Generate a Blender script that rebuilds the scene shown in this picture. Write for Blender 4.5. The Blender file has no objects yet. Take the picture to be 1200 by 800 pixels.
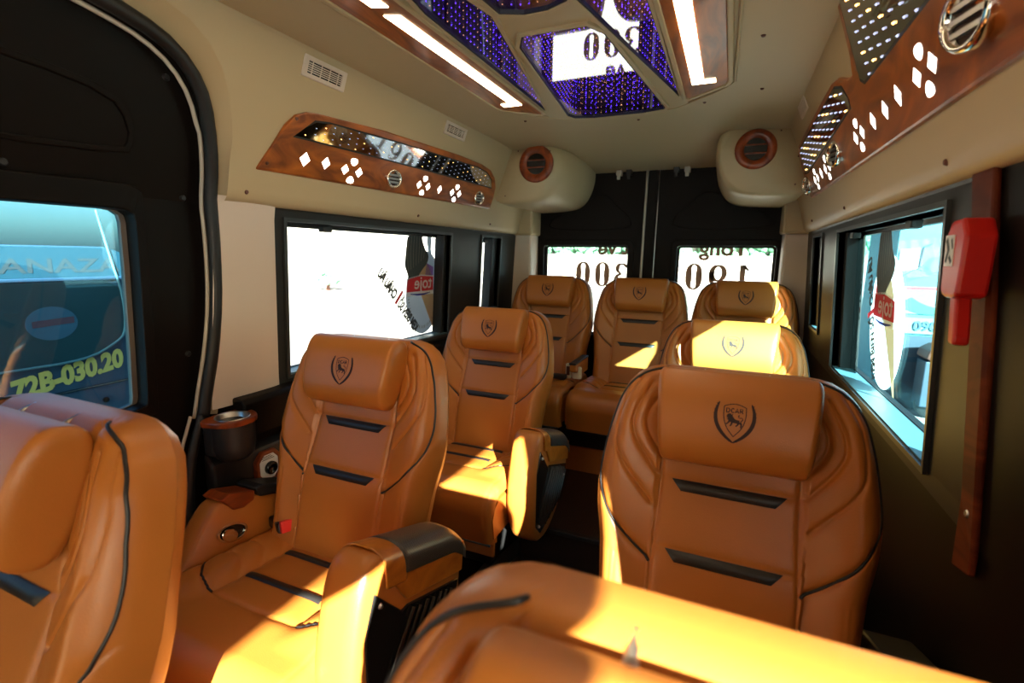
import bpy, bmesh, math, random
import numpy as np
from mathutils import Vector, Matrix
random.seed(7)
D = bpy.data
SC = bpy.context.scene
COL = SC.collection

# ------------------------------------------------------------------ camera, light, exposure
cam = D.cameras.new('camera')
cam_ob = D.objects.new('camera', cam); COL.objects.link(cam_ob)
cam.sensor_width = 36.0; cam.lens = 17.25; cam.clip_start = 0.02; cam.clip_end = 400
cam_ob.matrix_world = Matrix(((0.91494872, -0.08048797, 0.39546242, 0.47),
                              (0.40337914, 0.15224816, -0.9022781, 0.0),
                              (0.01241411, 0.98505948, 0.17176642, 1.30),
                              (0, 0, 0, 1)))
cam.dof.use_dof = True; cam.dof.focus_distance = 1.5; cam.dof.aperture_fstop = 3.5
SC.camera = cam_ob

world = D.worlds.new('sky'); SC.world = world; world.use_nodes = True
wn = world.node_tree.nodes; wl = world.node_tree.links
sky = wn.new('ShaderNodeTexSky'); sky.sky_type = 'NISHITA'; sky.sun_disc = False
sky.sun_elevation = math.radians(25); sky.air_density = 1.0; sky.dust_density = 3.0
wl.new(sky.outputs[0], wn['Background'].inputs[0]); wn['Background'].inputs[1].default_value = 0.38

SUN_FROM = Vector((1.0, -1.30, 0.70)).normalized()
sky.sun_rotation = math.atan2(SUN_FROM.x, SUN_FROM.y)
sun = D.lights.new('sun', 'SUN'); sun.energy = 75.0; sun.angle = math.radians(0.6); sun.color = (1.0, 0.92, 0.80)
sun_ob = D.objects.new('sun', sun); COL.objects.link(sun_ob)
sun_ob.rotation_euler = SUN_FROM.to_track_quat('Z', 'Y').to_euler()

SC.view_settings.view_transform = 'Standard'; SC.view_settings.look = 'None'
SC.view_settings.gamma = 1.0; SC.view_settings.use_curve_mapping = False
SC.view_settings.exposure = -0.05

# ------------------------------------------------------------------ materials
def mat(name, color, rough=0.5, metal=0.0, bump=None, coat=0.0, spec=0.5, var=0.0, emit=None, strength=0.0):
    m = D.materials.new(name); m.use_nodes = True
    nt = m.node_tree; b = nt.nodes['Principled BSDF']
    b.inputs['Base Color'].default_value = (*color, 1)
    b.inputs['Roughness'].default_value = rough; b.inputs['Metallic'].default_value = metal
    b.inputs['Specular IOR Level'].default_value = spec
    b.inputs['Coat Weight'].default_value = coat; b.inputs['Coat Roughness'].default_value = 0.08
    if emit:
        b.inputs['Emission Color'].default_value = (*emit, 1); b.inputs['Emission Strength'].default_value = strength
    tc = nt.nodes.new('ShaderNodeTexCoord')
    if var:
        n = nt.nodes.new('ShaderNodeTexNoise'); n.inputs['Scale'].default_value = 6; n.inputs['Detail'].default_value = 4
        nt.links.new(tc.outputs['Object'], n.inputs['Vector'])
        r = nt.nodes.new('ShaderNodeValToRGB')
        r.color_ramp.elements[0].position = .3; r.color_ramp.elements[1].position = .7
        r.color_ramp.elements[0].color = (*[c * (1 - var) for c in color], 1)
        r.color_ramp.elements[1].color = (*[min(1, c * (1 + var)) for c in color], 1)
        nt.links.new(n.outputs[0], r.inputs[0]); nt.links.new(r.outputs[0], b.inputs['Base Color'])
    if bump:
        kind, scale, s = bump
        t = nt.nodes.new('ShaderNodeTexVoronoi' if kind == 'v' else 'ShaderNodeTexNoise')
        t.inputs['Scale'].default_value = scale
        bp = nt.nodes.new('ShaderNodeBump'); bp.inputs['Strength'].default_value = s; bp.inputs['Distance'].default_value = .002
        nt.links.new(tc.outputs['Object'], t.inputs['Vector'])
        nt.links.new(t.outputs[0], bp.inputs['Height']); nt.links.new(bp.outputs[0], b.inputs['Normal'])
    return m

M = {}
M['leather'] = mat('tan_leather', (0.46, 0.150, 0.025), 0.35, bump=('v', 420, .10), var=.06, spec=.45)
M['piping'] = mat('black_piping', (0.012, 0.010, 0.010), 0.4)
M['strip'] = mat('black_strip', (0.018, 0.016, 0.015), 0.38, bump=('n', 300, .15))
M['embroidery'] = mat('black_embroidery', (0.03, 0.008, 0.006), 0.7)
M['cream'] = mat('cream_vinyl', (0.50, 0.39, 0.225), 0.45, bump=('n', 500, .05))
M['pale'] = mat('pale_vinyl', (0.66, 0.56, 0.47), 0.5)
M['dark'] = mat('dark_trim', (0.006, 0.0038, 0.0028), 0.5, bump=('n', 600, .1), spec=.14)
M['frame'] = mat('window_frame_plastic', (0.018, 0.017, 0.015), 0.45, spec=.25)
M['sill'] = mat('window_reveal_plastic', (0.03, 0.033, 0.034), 0.35)
M['ledge'] = mat('sky_lit_sill', (0.09, 0.19, 0.23), 0.35)  # daylight and sky reflection on the sills put into the colour
M['rubber'] = mat('black_rubber', (0.008, 0.008, 0.008), 0.5)
M['seal'] = mat('pale_seal', (0.5, 0.46, 0.38), 0.4)
M['steelgrey'] = mat('grey_beige_trim', (0.16, 0.14, 0.12), 0.5)
M['chrome'] = mat('chrome', (0.85, 0.82, 0.76), 0.12, 1.0)
M['steel'] = mat('brushed_steel', (0.6, 0.58, 0.55), 0.3, 1.0)
M['black'] = mat('gloss_black', (0.012, 0.012, 0.012), 0.15)
M['plastic'] = mat('black_plastic', (0.015, 0.015, 0.016), 0.45)
M['red'] = mat('red_plastic', (0.55, 0.012, 0.008), 0.35)
M['redbtn'] = mat('red_button', (0.85, 0.03, 0.02), 0.4)
M['white'] = mat('white_plastic', (0.75, 0.74, 0.7), 0.4)
M['beltcream'] = mat('cream_buckle', (0.75, 0.72, 0.52), 0.4)
M['ledwhite'] = mat('lit_cutout', (1, 1, 1), 0.5, emit=(1.0, 0.95, 0.85), strength=5)
M['striplight'] = mat('warm_light_strip', (1, 1, 1), 0.5, emit=(1.0, 0.80, 0.50), strength=13)
M['ledblue'] = mat('violet_led', (0.1, 0.05, 1), 0.5, emit=(0.14, 0.05, 1.0), strength=16)
M['ledamber'] = mat('amber_led', (1, .6, .2), 0.5, emit=(1.0, 0.52, 0.16), strength=7)
M['ledcool'] = mat('cool_led', (.6, .7, 1), 0.5, emit=(0.60, 0.65, 1.0), strength=1.3)
M['concrete'] = mat('pale_concrete', (0.30, 0.29, 0.27), 0.8, var=.05)
M['asphalt'] = mat('grey_asphalt', (0.3, 0.3, 0.3), 0.9, var=.1)
M['decal'] = mat('brown_decal', (0.27, 0.16, 0.10), 0.7)
M['decal_dark'] = mat('dark_decal', (0.05, 0.06, 0.06), 0.6)
M['decal_choc'] = mat('chocolate_decal', (0.035, 0.045, 0.045), 0.6)
M['decal_choc_line'] = mat('chocolate_line_decal', (0.22, 0.20, 0.16), 0.6)
M['decal_red'] = mat('red_decal', (0.62, 0.03, 0.04), 0.6)
M['decal_blue'] = mat('blue_decal', (0.05, 0.06, 0.32), 0.6)
M['decal_grey'] = mat('pale_grey_decal', (0.40, 0.48, 0.55), 0.6)
M['decal_tan'] = mat('tan_cone_decal', (0.55, 0.38, 0.22), 0.6)
M['decal_white'] = mat('white_decal', (0.85, 0.85, 0.85), 0.6)
M['decal_violet'] = mat('violet_decal', (0.25, 0.12, 0.4), 0.6)
M['coach'] = mat('slate_blue_paint', (0.06, 0.09, 0.135), 0.6, spec=.15)
M['coach_top'] = mat('dark_teal_paint', (0.02, 0.05, 0.065), 0.7, spec=.1)
M['coach_line'] = mat('pale_teal_rubber', (0.16, 0.26, 0.28), 0.4)
M['coach_glass'] = mat('dark_coach_glass', (0.035, 0.075, 0.085), 0.12, spec=.5)
M['plate_text'] = mat('pale_yellow_paint', (1.0, 0.62, 0.15), 0.5)
M['dim_text'] = mat('dim_brown_paint', (0.05, 0.045, 0.045), 0.5)
M['cyan'] = mat('cyan_paint', (0.035, 0.15, 0.20), 0.6, var=.1)
M['aqua'] = mat('pale_aqua_paint', (0.10, 0.20, 0.23), 0.6)
M['navy'] = mat('navy_paint', (0.015, 0.03, 0.05), 0.5)
M['brown'] = mat('brown_paint', (0.12, 0.045, 0.03), 0.5)
M['skyblue'] = mat('sky_blue_paint', (0.02, 0.08, 0.18), 0.6)
M['green'] = mat('foliage_green', (0.10, 0.26, 0.16), 0.7, var=.4)
M['teal_green'] = mat('sea_green_paint', (0.01, 0.16, 0.11), 0.6)

def wood(name, a, b, rough=.28):
    m = D.materials.new(name); m.use_nodes = True; nt = m.node_tree; p = nt.nodes['Principled BSDF']
    tc = nt.nodes.new('ShaderNodeTexCoord'); mp = nt.nodes.new('ShaderNodeMapping')
    mp.inputs['Scale'].default_value = (6, 1.6, 5)
    n = nt.nodes.new('ShaderNodeTexNoise'); n.inputs['Scale'].default_value = 2.2; n.inputs['Detail'].default_value = 5
    n.inputs['Distortion'].default_value = 2.2
    r = nt.nodes.new('ShaderNodeValToRGB'); r.color_ramp.elements[0].position = .32; r.color_ramp.elements[1].position = .68
    r.color_ramp.elements[0].color = (*a, 1); r.color_ramp.elements[1].color = (*b, 1)
    nt.links.new(tc.outputs['Object'], mp.inputs[0]); nt.links.new(mp.outputs[0], n.inputs[0])
    nt.links.new(n.outputs[0], r.inputs[0]); nt.links.new(r.outputs[0], p.inputs['Base Color'])
    p.inputs['Roughness'].default_value = rough; p.inputs['Coat Weight'].default_value = .12; p.inputs['Coat Roughness'].default_value = .1
    return m
M['wood'] = wood('walnut_gloss', (0.16, 0.038, 0.007), (0.50, 0.140, 0.018))
M['wood_red'] = wood('red_wood_gloss', (0.13, 0.018, 0.004), (0.34, 0.062, 0.010))
M['wood_satin'] = wood('red_wood_satin', (0.07, 0.012, 0.004), (0.17, 0.032, 0.008), .6)
M['wood_satin'].node_tree.nodes['Principled BSDF'].inputs['Coat Weight'].default_value = 0
M['wood_satin'].node_tree.nodes['Principled BSDF'].inputs['Specular IOR Level'].default_value = .15
M['wood_amber'] = wood('amber_wood_gloss', (0.30, 0.08, 0.008), (0.60, 0.22, 0.03))

def pattern_mat(name, c1, c2, scale, rough, bumpd=.001, rot=0.0):
    m = D.materials.new(name); m.use_nodes = True; nt = m.node_tree; p = nt.nodes['Principled BSDF']
    tc = nt.nodes.new('ShaderNodeTexCoord'); mp = nt.nodes.new('ShaderNodeMapping')
    mp.inputs['Rotation'].default_value = (0, 0, rot)
    ch = nt.nodes.new('ShaderNodeTexChecker'); ch.inputs['Scale'].default_value = scale
    ch.inputs['Color1'].default_value = (*c1, 1); ch.inputs['Color2'].default_value = (*c2, 1)
    nt.links.new(tc.outputs['Object'], mp.inputs[0]); nt.links.new(mp.outputs[0], ch.inputs[0])
    nt.links.new(ch.outputs[0], p.inputs['Base Color'])
    bp = nt.nodes.new('ShaderNodeBump'); bp.inputs['Distance'].default_value = bumpd; bp.inputs['Strength'].default_value = .6
    nt.links.new(ch.outputs[1], bp.inputs['Height']); nt.links.new(bp.outputs[0], p.inputs['Normal'])
    p.inputs['Roughness'].default_value = rough
    return m
M['carbon'] = pattern_mat('carbon_weave', (0.015, 0.016, 0.016), (0.075, 0.08, 0.078), 420, .3)
M['mat'] = pattern_mat('brown_grip_mat', (0.045, 0.020, 0.010), (0.018, 0.008, 0.005), 130, .42, .002, .785)
M['carpet'] = mat('brown_carpet', (0.02, 0.009, 0.006), 0.95, bump=('n', 300, 1.0), var=.3)

def glass_mat(name, tint, gl=.06):
    m = D.materials.new(name); m.use_nodes = True; nt = m.node_tree
    nt.nodes.remove(nt.nodes['Principled BSDF']); out = nt.nodes['Material Output']
    t = nt.nodes.new('ShaderNodeBsdfTransparent'); t.inputs[0].default_value = (*tint, 1)
    g = nt.nodes.new('ShaderNodeBsdfGlossy'); g.inputs['Roughness'].default_value = .02
    mx = nt.nodes.new('ShaderNodeMixShader'); mx.inputs[0].default_value = gl
    nt.links.new(t.outputs[0], mx.inputs[1]); nt.links.new(g.outputs[0], mx.inputs[2]); nt.links.new(mx.outputs[0], out.inputs[0])
    return m
M['glass'] = glass_mat('window_glass', (0.93, 0.98, 0.98), .04)
M['glass_teal'] = glass_mat('teal_tinted_glass', (0.62, 0.88, 0.94), .05)
M['glass_blue'] = glass_mat('blue_tinted_glass', (0.50, 0.80, 0.93), .05)
M['halfmirror'] = glass_mat('half_mirror_glass', (0.85, 0.8, 0.9), .5)
M['mirror'] = mat('dark_mirror', (0.55, 0.52, 0.48), 0.04, 1.0)
M['cavity'] = mat('dark_cavity', (0.05, 0.02, 0.015), 0.6)

for k_ in [k_ for k_ in M if k_.startswith('decal')]:      # thin vinyl film: part of the daylight passes through
    nt_ = M[k_].node_tree; p_ = nt_.nodes['Principled BSDF']; t_ = nt_.nodes.new('ShaderNodeBsdfTranslucent'); x_ = nt_.nodes.new('ShaderNodeMixShader')
    t_.inputs[0].default_value = p_.inputs['Base Color'].default_value; x_.inputs[0].default_value = {'decal_dark': .0, 'decal_choc': .04, 'decal_choc_line': .1, 'decal': .12, 'decal_white': .5}.get(k_, .25)
    nt_.links.new(p_.outputs[0], x_.inputs[1]); nt_.links.new(t_.outputs[0], x_.inputs[2]); nt_.links.new(x_.outputs[0], nt_.nodes['Material Output'].inputs[0])

# ------------------------------------------------------------------ helpers
def tag(o, label=None, cat=None, group=None, kind=None):
    if label: o['label'] = label
    if cat: o['category'] = cat
    if group: o['group'] = group
    if kind: o['kind'] = kind
    return o
def obj(name, me, material=None, parent=None, loc=None):
    if isinstance(me, bmesh.types.BMesh):
        b = me; me = D.meshes.new(name); b.normal_update(); b.to_mesh(me); b.free()
    if material:
        me.materials.clear(); me.materials.append(M[material] if isinstance(material, str) else material)
    o = D.objects.new(name, me); COL.objects.link(o)
    if parent: o.parent = parent
    if loc: o.location = loc
    return o
def empty(name, loc=(0, 0, 0), rot=0.0):
    o = D.objects.new(name, None); COL.objects.link(o); o.location = loc; o.rotation_euler = (0, 0, rot); o.empty_display_size = .1
    return o
def bevel(o, w=.004, seg=2):
    m = o.modifiers.new('bevel', 'BEVEL'); m.width = w; m.segments = seg; m.limit_method = 'ANGLE'; m.angle_limit = math.radians(35)
    return o
def smooth(o):
    for p in o.data.polygons: p.use_smooth = True
    return o
def add_box(bm, lo, hi, rot=None, org=(0, 0, 0)):
    vs = [Vector((x, y, z)) for x in (lo[0], hi[0]) for y in (lo[1], hi[1]) for z in (lo[2], hi[2])]
    if rot: vs = [rot @ (v - Vector(org)) + Vector(org) for v in vs]
    v = [bm.verts.new(p) for p in vs]
    for f in ((0, 1, 3, 2), (4, 6, 7, 5), (0, 4, 5, 1), (2, 3, 7, 6), (0, 2, 6, 4), (1, 5, 7, 3)): bm.faces.new([v[i] for i in f])
    return v
def box(name, lo, hi, material, parent=None, bev=None):
    bm = bmesh.new(); add_box(bm, lo, hi); o = obj(name, bm, material, parent)
    if bev: bevel(o, bev)
    return o
def add_tube(bm, pts, r, seg=8, closed=False, caps=True):
    pts = [Vector(p) for p in pts]; n = len(pts); rings = []
    up = Vector((0, 0, 1)); prev = None
    for i, p in enumerate(pts):
        if closed: t = pts[(i + 1) % n] - pts[i - 1]
        else: t = pts[min(i + 1, n - 1)] - pts[max(i - 1, 0)]
        t.normalize()
        if prev is None:
            a = t.orthogonal().normalized()
        else:
            a = (prev - t * prev.dot(t)).normalized()
        prev = a; b = t.cross(a)
        rr = r[i] if hasattr(r, '__len__') else r
        rings.append([bm.verts.new(p + (a * math.cos(2 * math.pi * k / seg) + b * math.sin(2 * math.pi * k / seg)) * rr) for k in range(seg)])
    m = n if closed else n - 1
    for i in range(m):
        A, B = rings[i], rings[(i + 1) % n]
        for k in range(seg): bm.faces.new((A[k], A[(k + 1) % seg], B[(k + 1) % seg], B[k]))
    if caps and not closed:
        bm.faces.new(rings[0][::-1]); bm.faces.new(rings[-1])
def tube(name, pts, r, material, parent=None, seg=8, closed=False):
    bm = bmesh.new(); add_tube(bm, pts, r, seg, closed); return smooth(obj(name, bm, material, parent))
def add_prism(bm, front, back):
    """closed solid between two outlines with the same number of points"""
    a = [bm.verts.new(p) for p in front]; b = [bm.verts.new(p) for p in back]; n = len(a)
    bm.faces.new(a); bm.faces.new(b[::-1])
    for i in range(n): bm.faces.new((a[i], b[i], b[(i + 1) % n], a[(i + 1) % n]))
def prism(name, front, back, material, parent=None, bev=None):
    bm = bmesh.new(); add_prism(bm, front, back); bmesh.ops.recalc_face_normals(bm, faces=bm.faces)
    o = obj(name, bm, material, parent)
    if bev: bevel(o, bev)
    return o
def ring_prism(name, out, inn, f_front, f_back, material, parent=None, bev=None, closed=True):
    """frame between outline `out` and outline `inn` (2D lists, same count); f_* map 2D to 3D"""
    bm = bmesh.new(); n = len(out)
    A = [bm.verts.new(f_front(p)) for p in out]; B = [bm.verts.new(f_front(p)) for p in inn]
    C = [bm.verts.new(f_back(p)) for p in out]; E = [bm.verts.new(f_back(p)) for p in inn]
    for i in range(n if closed else n - 1):
        j = (i + 1) % n
        bm.faces.new((A[i], A[j], B[j], B[i])); bm.faces.new((C[j], C[i], E[i], E[j]))
        bm.faces.new((A[j], A[i], C[i], C[j])); bm.faces.new((B[i], B[j], E[j], E[i]))
    if not closed:
        for i in (0, n - 1): bm.faces.new((A[i], B[i], E[i], C[i]))
    bmesh.ops.recalc_face_normals(bm, faces=bm.faces)
    o = obj(name, bm, material, parent)
    if bev: bevel(o, bev)
    return o
def lathe(name, prof, material, parent=None, seg=28, mtx=None, closed=False):
    bm = bmesh.new(); rings = []
    for r, z in prof: rings.append([bm.verts.new((r * math.cos(2 * math.pi * k / seg), r * math.sin(2 * math.pi * k / seg), z)) for k in range(seg)])
    m = len(rings)
    for i in range(m if closed else m - 1):
        for k in range(seg): bm.faces.new((rings[i][k], rings[i][(k + 1) % seg], rings[(i + 1) % m][(k + 1) % seg], rings[(i + 1) % m][k]))
    if mtx: bmesh.ops.transform(bm, matrix=mtx, verts=bm.verts)
    bmesh.ops.recalc_face_normals(bm, faces=bm.faces)
    return smooth(obj(name, bm, material, parent))
def grid_mesh(name, P, material, parent=None, wrap=False):
    """P: array (n, m, 3)"""
    n, m = P.shape[:2]; V = P.reshape(-1, 3)
    idx = np.arange(n * m).reshape(n, m)
    a, b, c, d = idx[:-1, :-1], idx[1:, :-1], idx[1:, 1:], idx[:-1, 1:]
    F = np.stack([a, b, c, d], -1).reshape(-1, 4)
    me = D.meshes.new(name); me.from_pydata(V.tolist(), [], F.tolist()); me.update()
    o = obj(name, me, material, parent); return smooth(o)
def sstep(a, b, x):
    t = np.clip((x - a) / (b - a), 0, 1); return t * t * (3 - 2 * t)
def chaikin(p, n=2, closed=False):
    p = [tuple(q) for q in p]
    for _ in range(n):
        q = [] if closed else [p[0]]
        rng = range(len(p)) if closed else range(len(p) - 1)
        for i in rng:
            a, b = p[i], p[(i + 1) % len(p)]
            q.append(tuple(.75 * x + .25 * y for x, y in zip(a, b))); q.append(tuple(.25 * x + .75 * y for x, y in zip(a, b)))
        if not closed: q.append(p[-1])
        p = q
    return p
def resample(p, n, closed=False):
    p = np.array(p + [p[0]] if closed else p, float)
    s = np.r_[0, np.cumsum(np.linalg.norm(np.diff(p, axis=0), axis=1))]
    t = np.linspace(0, s[-1], n + 1)[:-1] if closed else np.linspace(0, s[-1], n)
    return [tuple(np.interp(u, s, p[:, k]) for k in range(p.shape[1])) for u in t]
def stroke2d(bm, pts, w, f):
    """variable-width ribbon; pts 2D, w scalar or list, f maps (x,y) to 3D"""
    n = len(pts); L = []; Rr = []
    for i in range(n):
        a = pts[max(i - 1, 0)]; b = pts[min(i + 1, n - 1)]
        tx, ty = b[0] - a[0], b[1] - a[1]; l = math.hypot(tx, ty) or 1
        nx, ny = -ty / l, tx / l; ww = (w[i] if hasattr(w, '__len__') else w) / 2
        L.append(bm.verts.new(f(pts[i][0] + nx * ww, pts[i][1] + ny * ww)))
        Rr.append(bm.verts.new(f(pts[i][0] - nx * ww, pts[i][1] - ny * ww)))
    for i in range(n - 1): bm.faces.new((L[i], L[i + 1], Rr[i + 1], Rr[i]))
def poly2d(bm, pts, f):
    bm.faces.new([bm.verts.new(f(*p)) for p in pts])
def text_bm(s, size, f, bold=0.0, sx=1.0):
    """letters of the built-in font, each point mapped by f(x, y) -> 3D"""
    c = D.curves.new('t', 'FONT'); c.body = s; c.size = size; c.offset = bold; c.resolution_u = 3
    o = D.objects.new('t', c); me = D.meshes.new_from_object(o)
    bm = bmesh.new(); bm.from_mesh(me)
    w = max([v.co.x for v in bm.verts] or [0])
    for v in bm.verts: v.co = Vector(f(v.co.x * sx, v.co.y))
    D.objects.remove(o); D.curves.remove(c); D.meshes.remove(me)
    return bm, w * sx
def copy_tree(o, parent=None):
    c = o.copy(); COL.objects.link(c)
    if parent: c.parent = parent
    for k in ('label', 'category', 'group'):
        if parent is None and k in c: del c[k]
    for ch in list(o.children): copy_tree(ch, c)
    return c
def circle(cx, cy, r, n=24, ry=None, a0=0):
    ry = ry or r
    return [(cx + r * math.cos(a0 + 2 * math.pi * k / n), cy + ry * math.sin(a0 + 2 * math.pi * k / n)) for k in range(n)]

PROF = [(-0.1, .86), (.9, .86), (1.43, .83), (1.88, .66), (2.3, .50)]
def wx(z):
    for (a, b), (c, d) in zip(PROF, PROF[1:]):
        if z <= c: return b + (d - b) * (z - a) / (c - a)
    return .5
def S(side, off):      # map (y, z) on a side wall, `off` metres into the cabin
    return lambda p, q=None: Vector((side * (wx(p[1] if q is None else q) - off), p[0] if q is None else p, p[1] if q is None else q))

# ------------------------------------------------------------------ the shell of the van
Y0, Y1 = -2.1, 3.12
def wall_patch(bm, side, y0, y1, z0, z1, off=0.0, th=.05, n=1):
    """slab of side wall, sliced where the wall bends"""
    zs = sorted({z0, z1, *[z for z, _ in PROF if z0 < z < z1]})
    for a, b in zip(zs, zs[1:]):
        fr = S(side, off); bk = S(side, off - th)
        add_prism(bm, [fr(y0, a), fr(y1, a), fr(y1, b), fr(y0, b)], [bk(y0, a), bk(y1, a), bk(y1, b), bk(y0, b)])
def patches(name, side, rects, material, parent=None, off=0.0, th=.05):
    bm = bmesh.new()
    for r in rects: wall_patch(bm, side, *r, off=off, th=th)
    bmesh.ops.recalc_face_normals(bm, faces=bm.faces)
    return obj(name, bm, material, parent)

WB, WT = .900, 1.398     # window bottom / top
W1 = (1.165, 2.175); W2 = (2.515, 2.76); FW = (-1.35, .255)

def cream_band(name, side, y0, y1):
    """upper lining: overlaps the window trim with a rounded lower lip, runs up into the ceiling"""
    prof = [(1.445, -.05), (1.436, .004), (1.440, .016), (1.452, .022), (1.475, .020), (1.55, .010), (1.66, .006), (1.80, .004), (1.86, .006), (1.91, .02)]
    ys = np.linspace(y0, y1, 24)
    P = np.array([[(side * (wx(z) - o), y, z) for z, o in prof] for y in ys])
    return grid_mesh(name, P, 'cream')

def root_structure(o):
    o['kind'] = 'structure'; return o
# left wall: behind the sliding door only
lw = root_structure(cream_band('wall_left', -1, .952, 3.10))
root_structure(patches('wall_left_lower', -1, [(.92, 3.12, 0.0, .862)], 'dark', lw)).name = 'lower_panel'
def window_surround(side, parent, y0):
    r = [(y0, W1[0], .862, 1.44), (W1[1], W2[0], .862, 1.44), (W2[1], 3.0, .862, 1.44),
         (W1[0], W1[1], .862, WB), (W1[0], W1[1], WT, 1.44), (W2[0], W2[1], .862, .985), (W2[0], W2[1], WT + .005, 1.44)]
    return patches('window_surround', side, r, 'frame', parent, off=.006, th=.05)
window_surround(-1, lw, 1.115)
rw = root_structure(cream_band('wall_right', 1, Y0, 3.10))
patches('lower_panel', 1, [(Y0, 3.12, 0.0, .862)], 'dark', rw)
window_surround(1, rw, .99)
patches('front_panel', 1, [(FW[1], .99, .862, 1.44), (Y0, FW[0], .862, 1.44), (FW[0], FW[1], .862, .93), (FW[0], FW[1], 1.425, 1.44)], 'dark', rw, off=.004)

def window(name, side, ya, yb, za, zb, depth=.075, tint='glass', parent=None, sash=None):
    """window of the setting: reveal lining, sash bars, rubber and glass"""
    out = [(ya - .012, za - .012), (yb + .012, za - .012), (yb + .012, zb + .012), (ya - .012, zb + .012)]
    inn = [(ya, za), (yb, za), (yb, zb), (ya, zb)]
    fr = ring_prism(name, out, inn, S(side, .014), S(side, -depth), 'sill', parent)
    r2o = inn; r2i = [(ya + .008, za + .006), (yb - .008, za + .006), (yb - .012, zb - .012), (ya + .012, zb - .012)]
    ring_prism('glazing_rubber', r2o, r2i, S(side, -depth + .018), S(side, -depth), 'rubber', fr)
    g = prism('pane', [S(side, -depth + .006)(*p) for p in inn], [S(side, -depth + .002)(*p) for p in inn], tint, fr)
    zl = za + .004; sp = [(ya, za), (yb, za)]
    bm = bmesh.new(); add_prism(bm, [S(side, .006)(ya, zl), S(side, .006)(yb, zl), S(side, -depth + .006)(yb, zl), S(side, -depth + .006)(ya, zl)],
                             [S(side, .006)(ya, za), S(side, .006)(yb, za), S(side, -depth + .006)(yb, za), S(side, -depth + .006)(ya, za)])
    obj('window_sill', bm, 'ledge', fr)  # separate plate, coloured lighter than the reveal as if lit from outside
    if sash:
        for a, b in sash:
            r = [(a, za), (b, za), (b, zb), (a, zb)]
            prism('sash_bar', [S(side, -.012)(*p) for p in r], [S(side, -depth + .008)(*p) for p in r], 'rubber', fr, .003)
    root_structure(fr) if parent is None else None
    # latch nubs at the top of the pane
    return fr
w1 = window('window_1', -1, *W1, WB, WT, sash=[(2.145, 2.175)])
w2 = window('window_2', -1, *W2, .985, WT + .005, sash=[(2.69, 2.76)])
w3 = window('window_3', 1, *W1, WB, WT, sash=[(2.135, 2.175)], tint='glass_teal')
w4 = window('window_4', 1, *W2, .985, WT + .005, sash=[(2.70, 2.76)], tint='glass_teal')
w5 = window('window_5', 1, *FW, .93, 1.425, tint='glass')
# dark film half of the sliding pane on the right window
prism('sliding_pane', [S(1, -.045)(*p) for p in ((2.05, WB), (2.14, WB), (2.14, WT), (2.05, WT))],
      [S(1, -.049)(*p) for p in ((2.05, WB), (2.14, WB), (2.14, WT), (2.05, WT))], glass_mat('smoked_glass', (.22, .25, .25), .08), w3)
for w, side, ys in ((w1, -1, (1.36,)), (w3, 1, (1.45, 2.05)), (w4, 1, (2.66,)), (w2, -1, (2.6,))):
    for y in ys:
        bm = bmesh.new(); s = S(side, -.02); a = s(y, WT - .016); add_box(bm, a - Vector((.012, .022, .008)), a + Vector((.012, .022, .012)))
        bevel(obj('catch', bm, 'plastic', w), .003)

# pale pillar covers
def pillar(name, side, y0, y1, z0, z1, y0b=None):
    y0b = y0 if y0b is None else y0b
    ys = np.linspace(0, 1, 10); zs = np.linspace(z0, z1, 12)
    P = np.array([[(side * (wx(z) - .014 * math.sin(math.pi * min(1, max(0, (v * .92 + .04)))) ** .3), (y0b if 0 else y0b + (y0 - y0b) * (z - z0) / (z1 - z0)) * (1 - v) + y1 * v, z) for v in ys] for z in zs])
    o = grid_mesh(name, P, 'pale'); root_structure(o); return o
pillar('trim_1', -1, .93, 1.122, .855, 1.453, .89)

# cream lining round the sliding door arch
arch = chaikin([(.865, .84), (.925, 1.10), (.930, 1.36), (.905, 1.58), (.83, 1.73), (.66, 1.785), (.30, 1.80), (-.40, 1.80)], 2)
arch_hole = [(y - (.02 if z < 1.4 else .02), z - (.012 if z > 1.6 else 0)) for y, z in arch]
N = 40
inner = resample([(y + .013, z + (.012 if z > 1.6 else 0)) for y, z in arch], N)
def outer_of(p):
    y, z = p
    return p
outer2 = resample(chaikin([(.905, .84), (.965, 1.10), (.978, 1.36), (.958, 1.62), (.88, 1.795), (.68, 1.845), (.30, 1.86), (-.40, 1.86)], 2), N)
P = np.array([[(-(wx(z) + .030), y, z) for y, z in inner], [(-(wx(z) + .012), y, z) for y, z in [(a[0] * .5 + b[0] * .5, a[1] * .5 + b[1] * .5) for a, b in zip(inner, outer2)]],
              [(-(wx(z) - .006), y, z) for y, z in outer2]])
t2 = grid_mesh('trim_2', P, 'cream'); root_structure(t2)
# cream field between that reveal and the ceiling / wall band
o3 = []
for i, (y, z) in enumerate(outer2):
    if z < 1.44: o3.append((1.125, max(z, 1.436) if i == 0 or 1 else z))
    else: o3.append((1.125, z) if y > .93 else ((1.125 + (y - 1.125) * min(1, max(0, (.93 - y) / .5)), 1.91)))
sel = [i for i, (y, z) in enumerate(outer2) if z >= 1.43]
rows = []
yy = [outer2[i] for i in sel]
topz = []
k0 = len(yy)
tgt = []
for k, (y, z) in enumerate(yy):
    if k < k0 * .35: tgt.append((1.125, 1.436 + (1.91 - 1.436) * (k / (k0 * .35))))
    else: tgt.append((1.125 + (-.40 - 1.125) * ((k - k0 * .35) / (k0 * .65 - 1)), 1.91))
P = np.array([[(-(wx(z) - .006), y, z) for y, z in [(a[0] + (b[0] - a[0]) * t, a[1] + (b[1] - a[1]) * t) for a, b in zip(yy, tgt)]] for t in np.linspace(0, 1, 5)])
bmt = grid_mesh('arch_lining', P, 'cream', t2)
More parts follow.
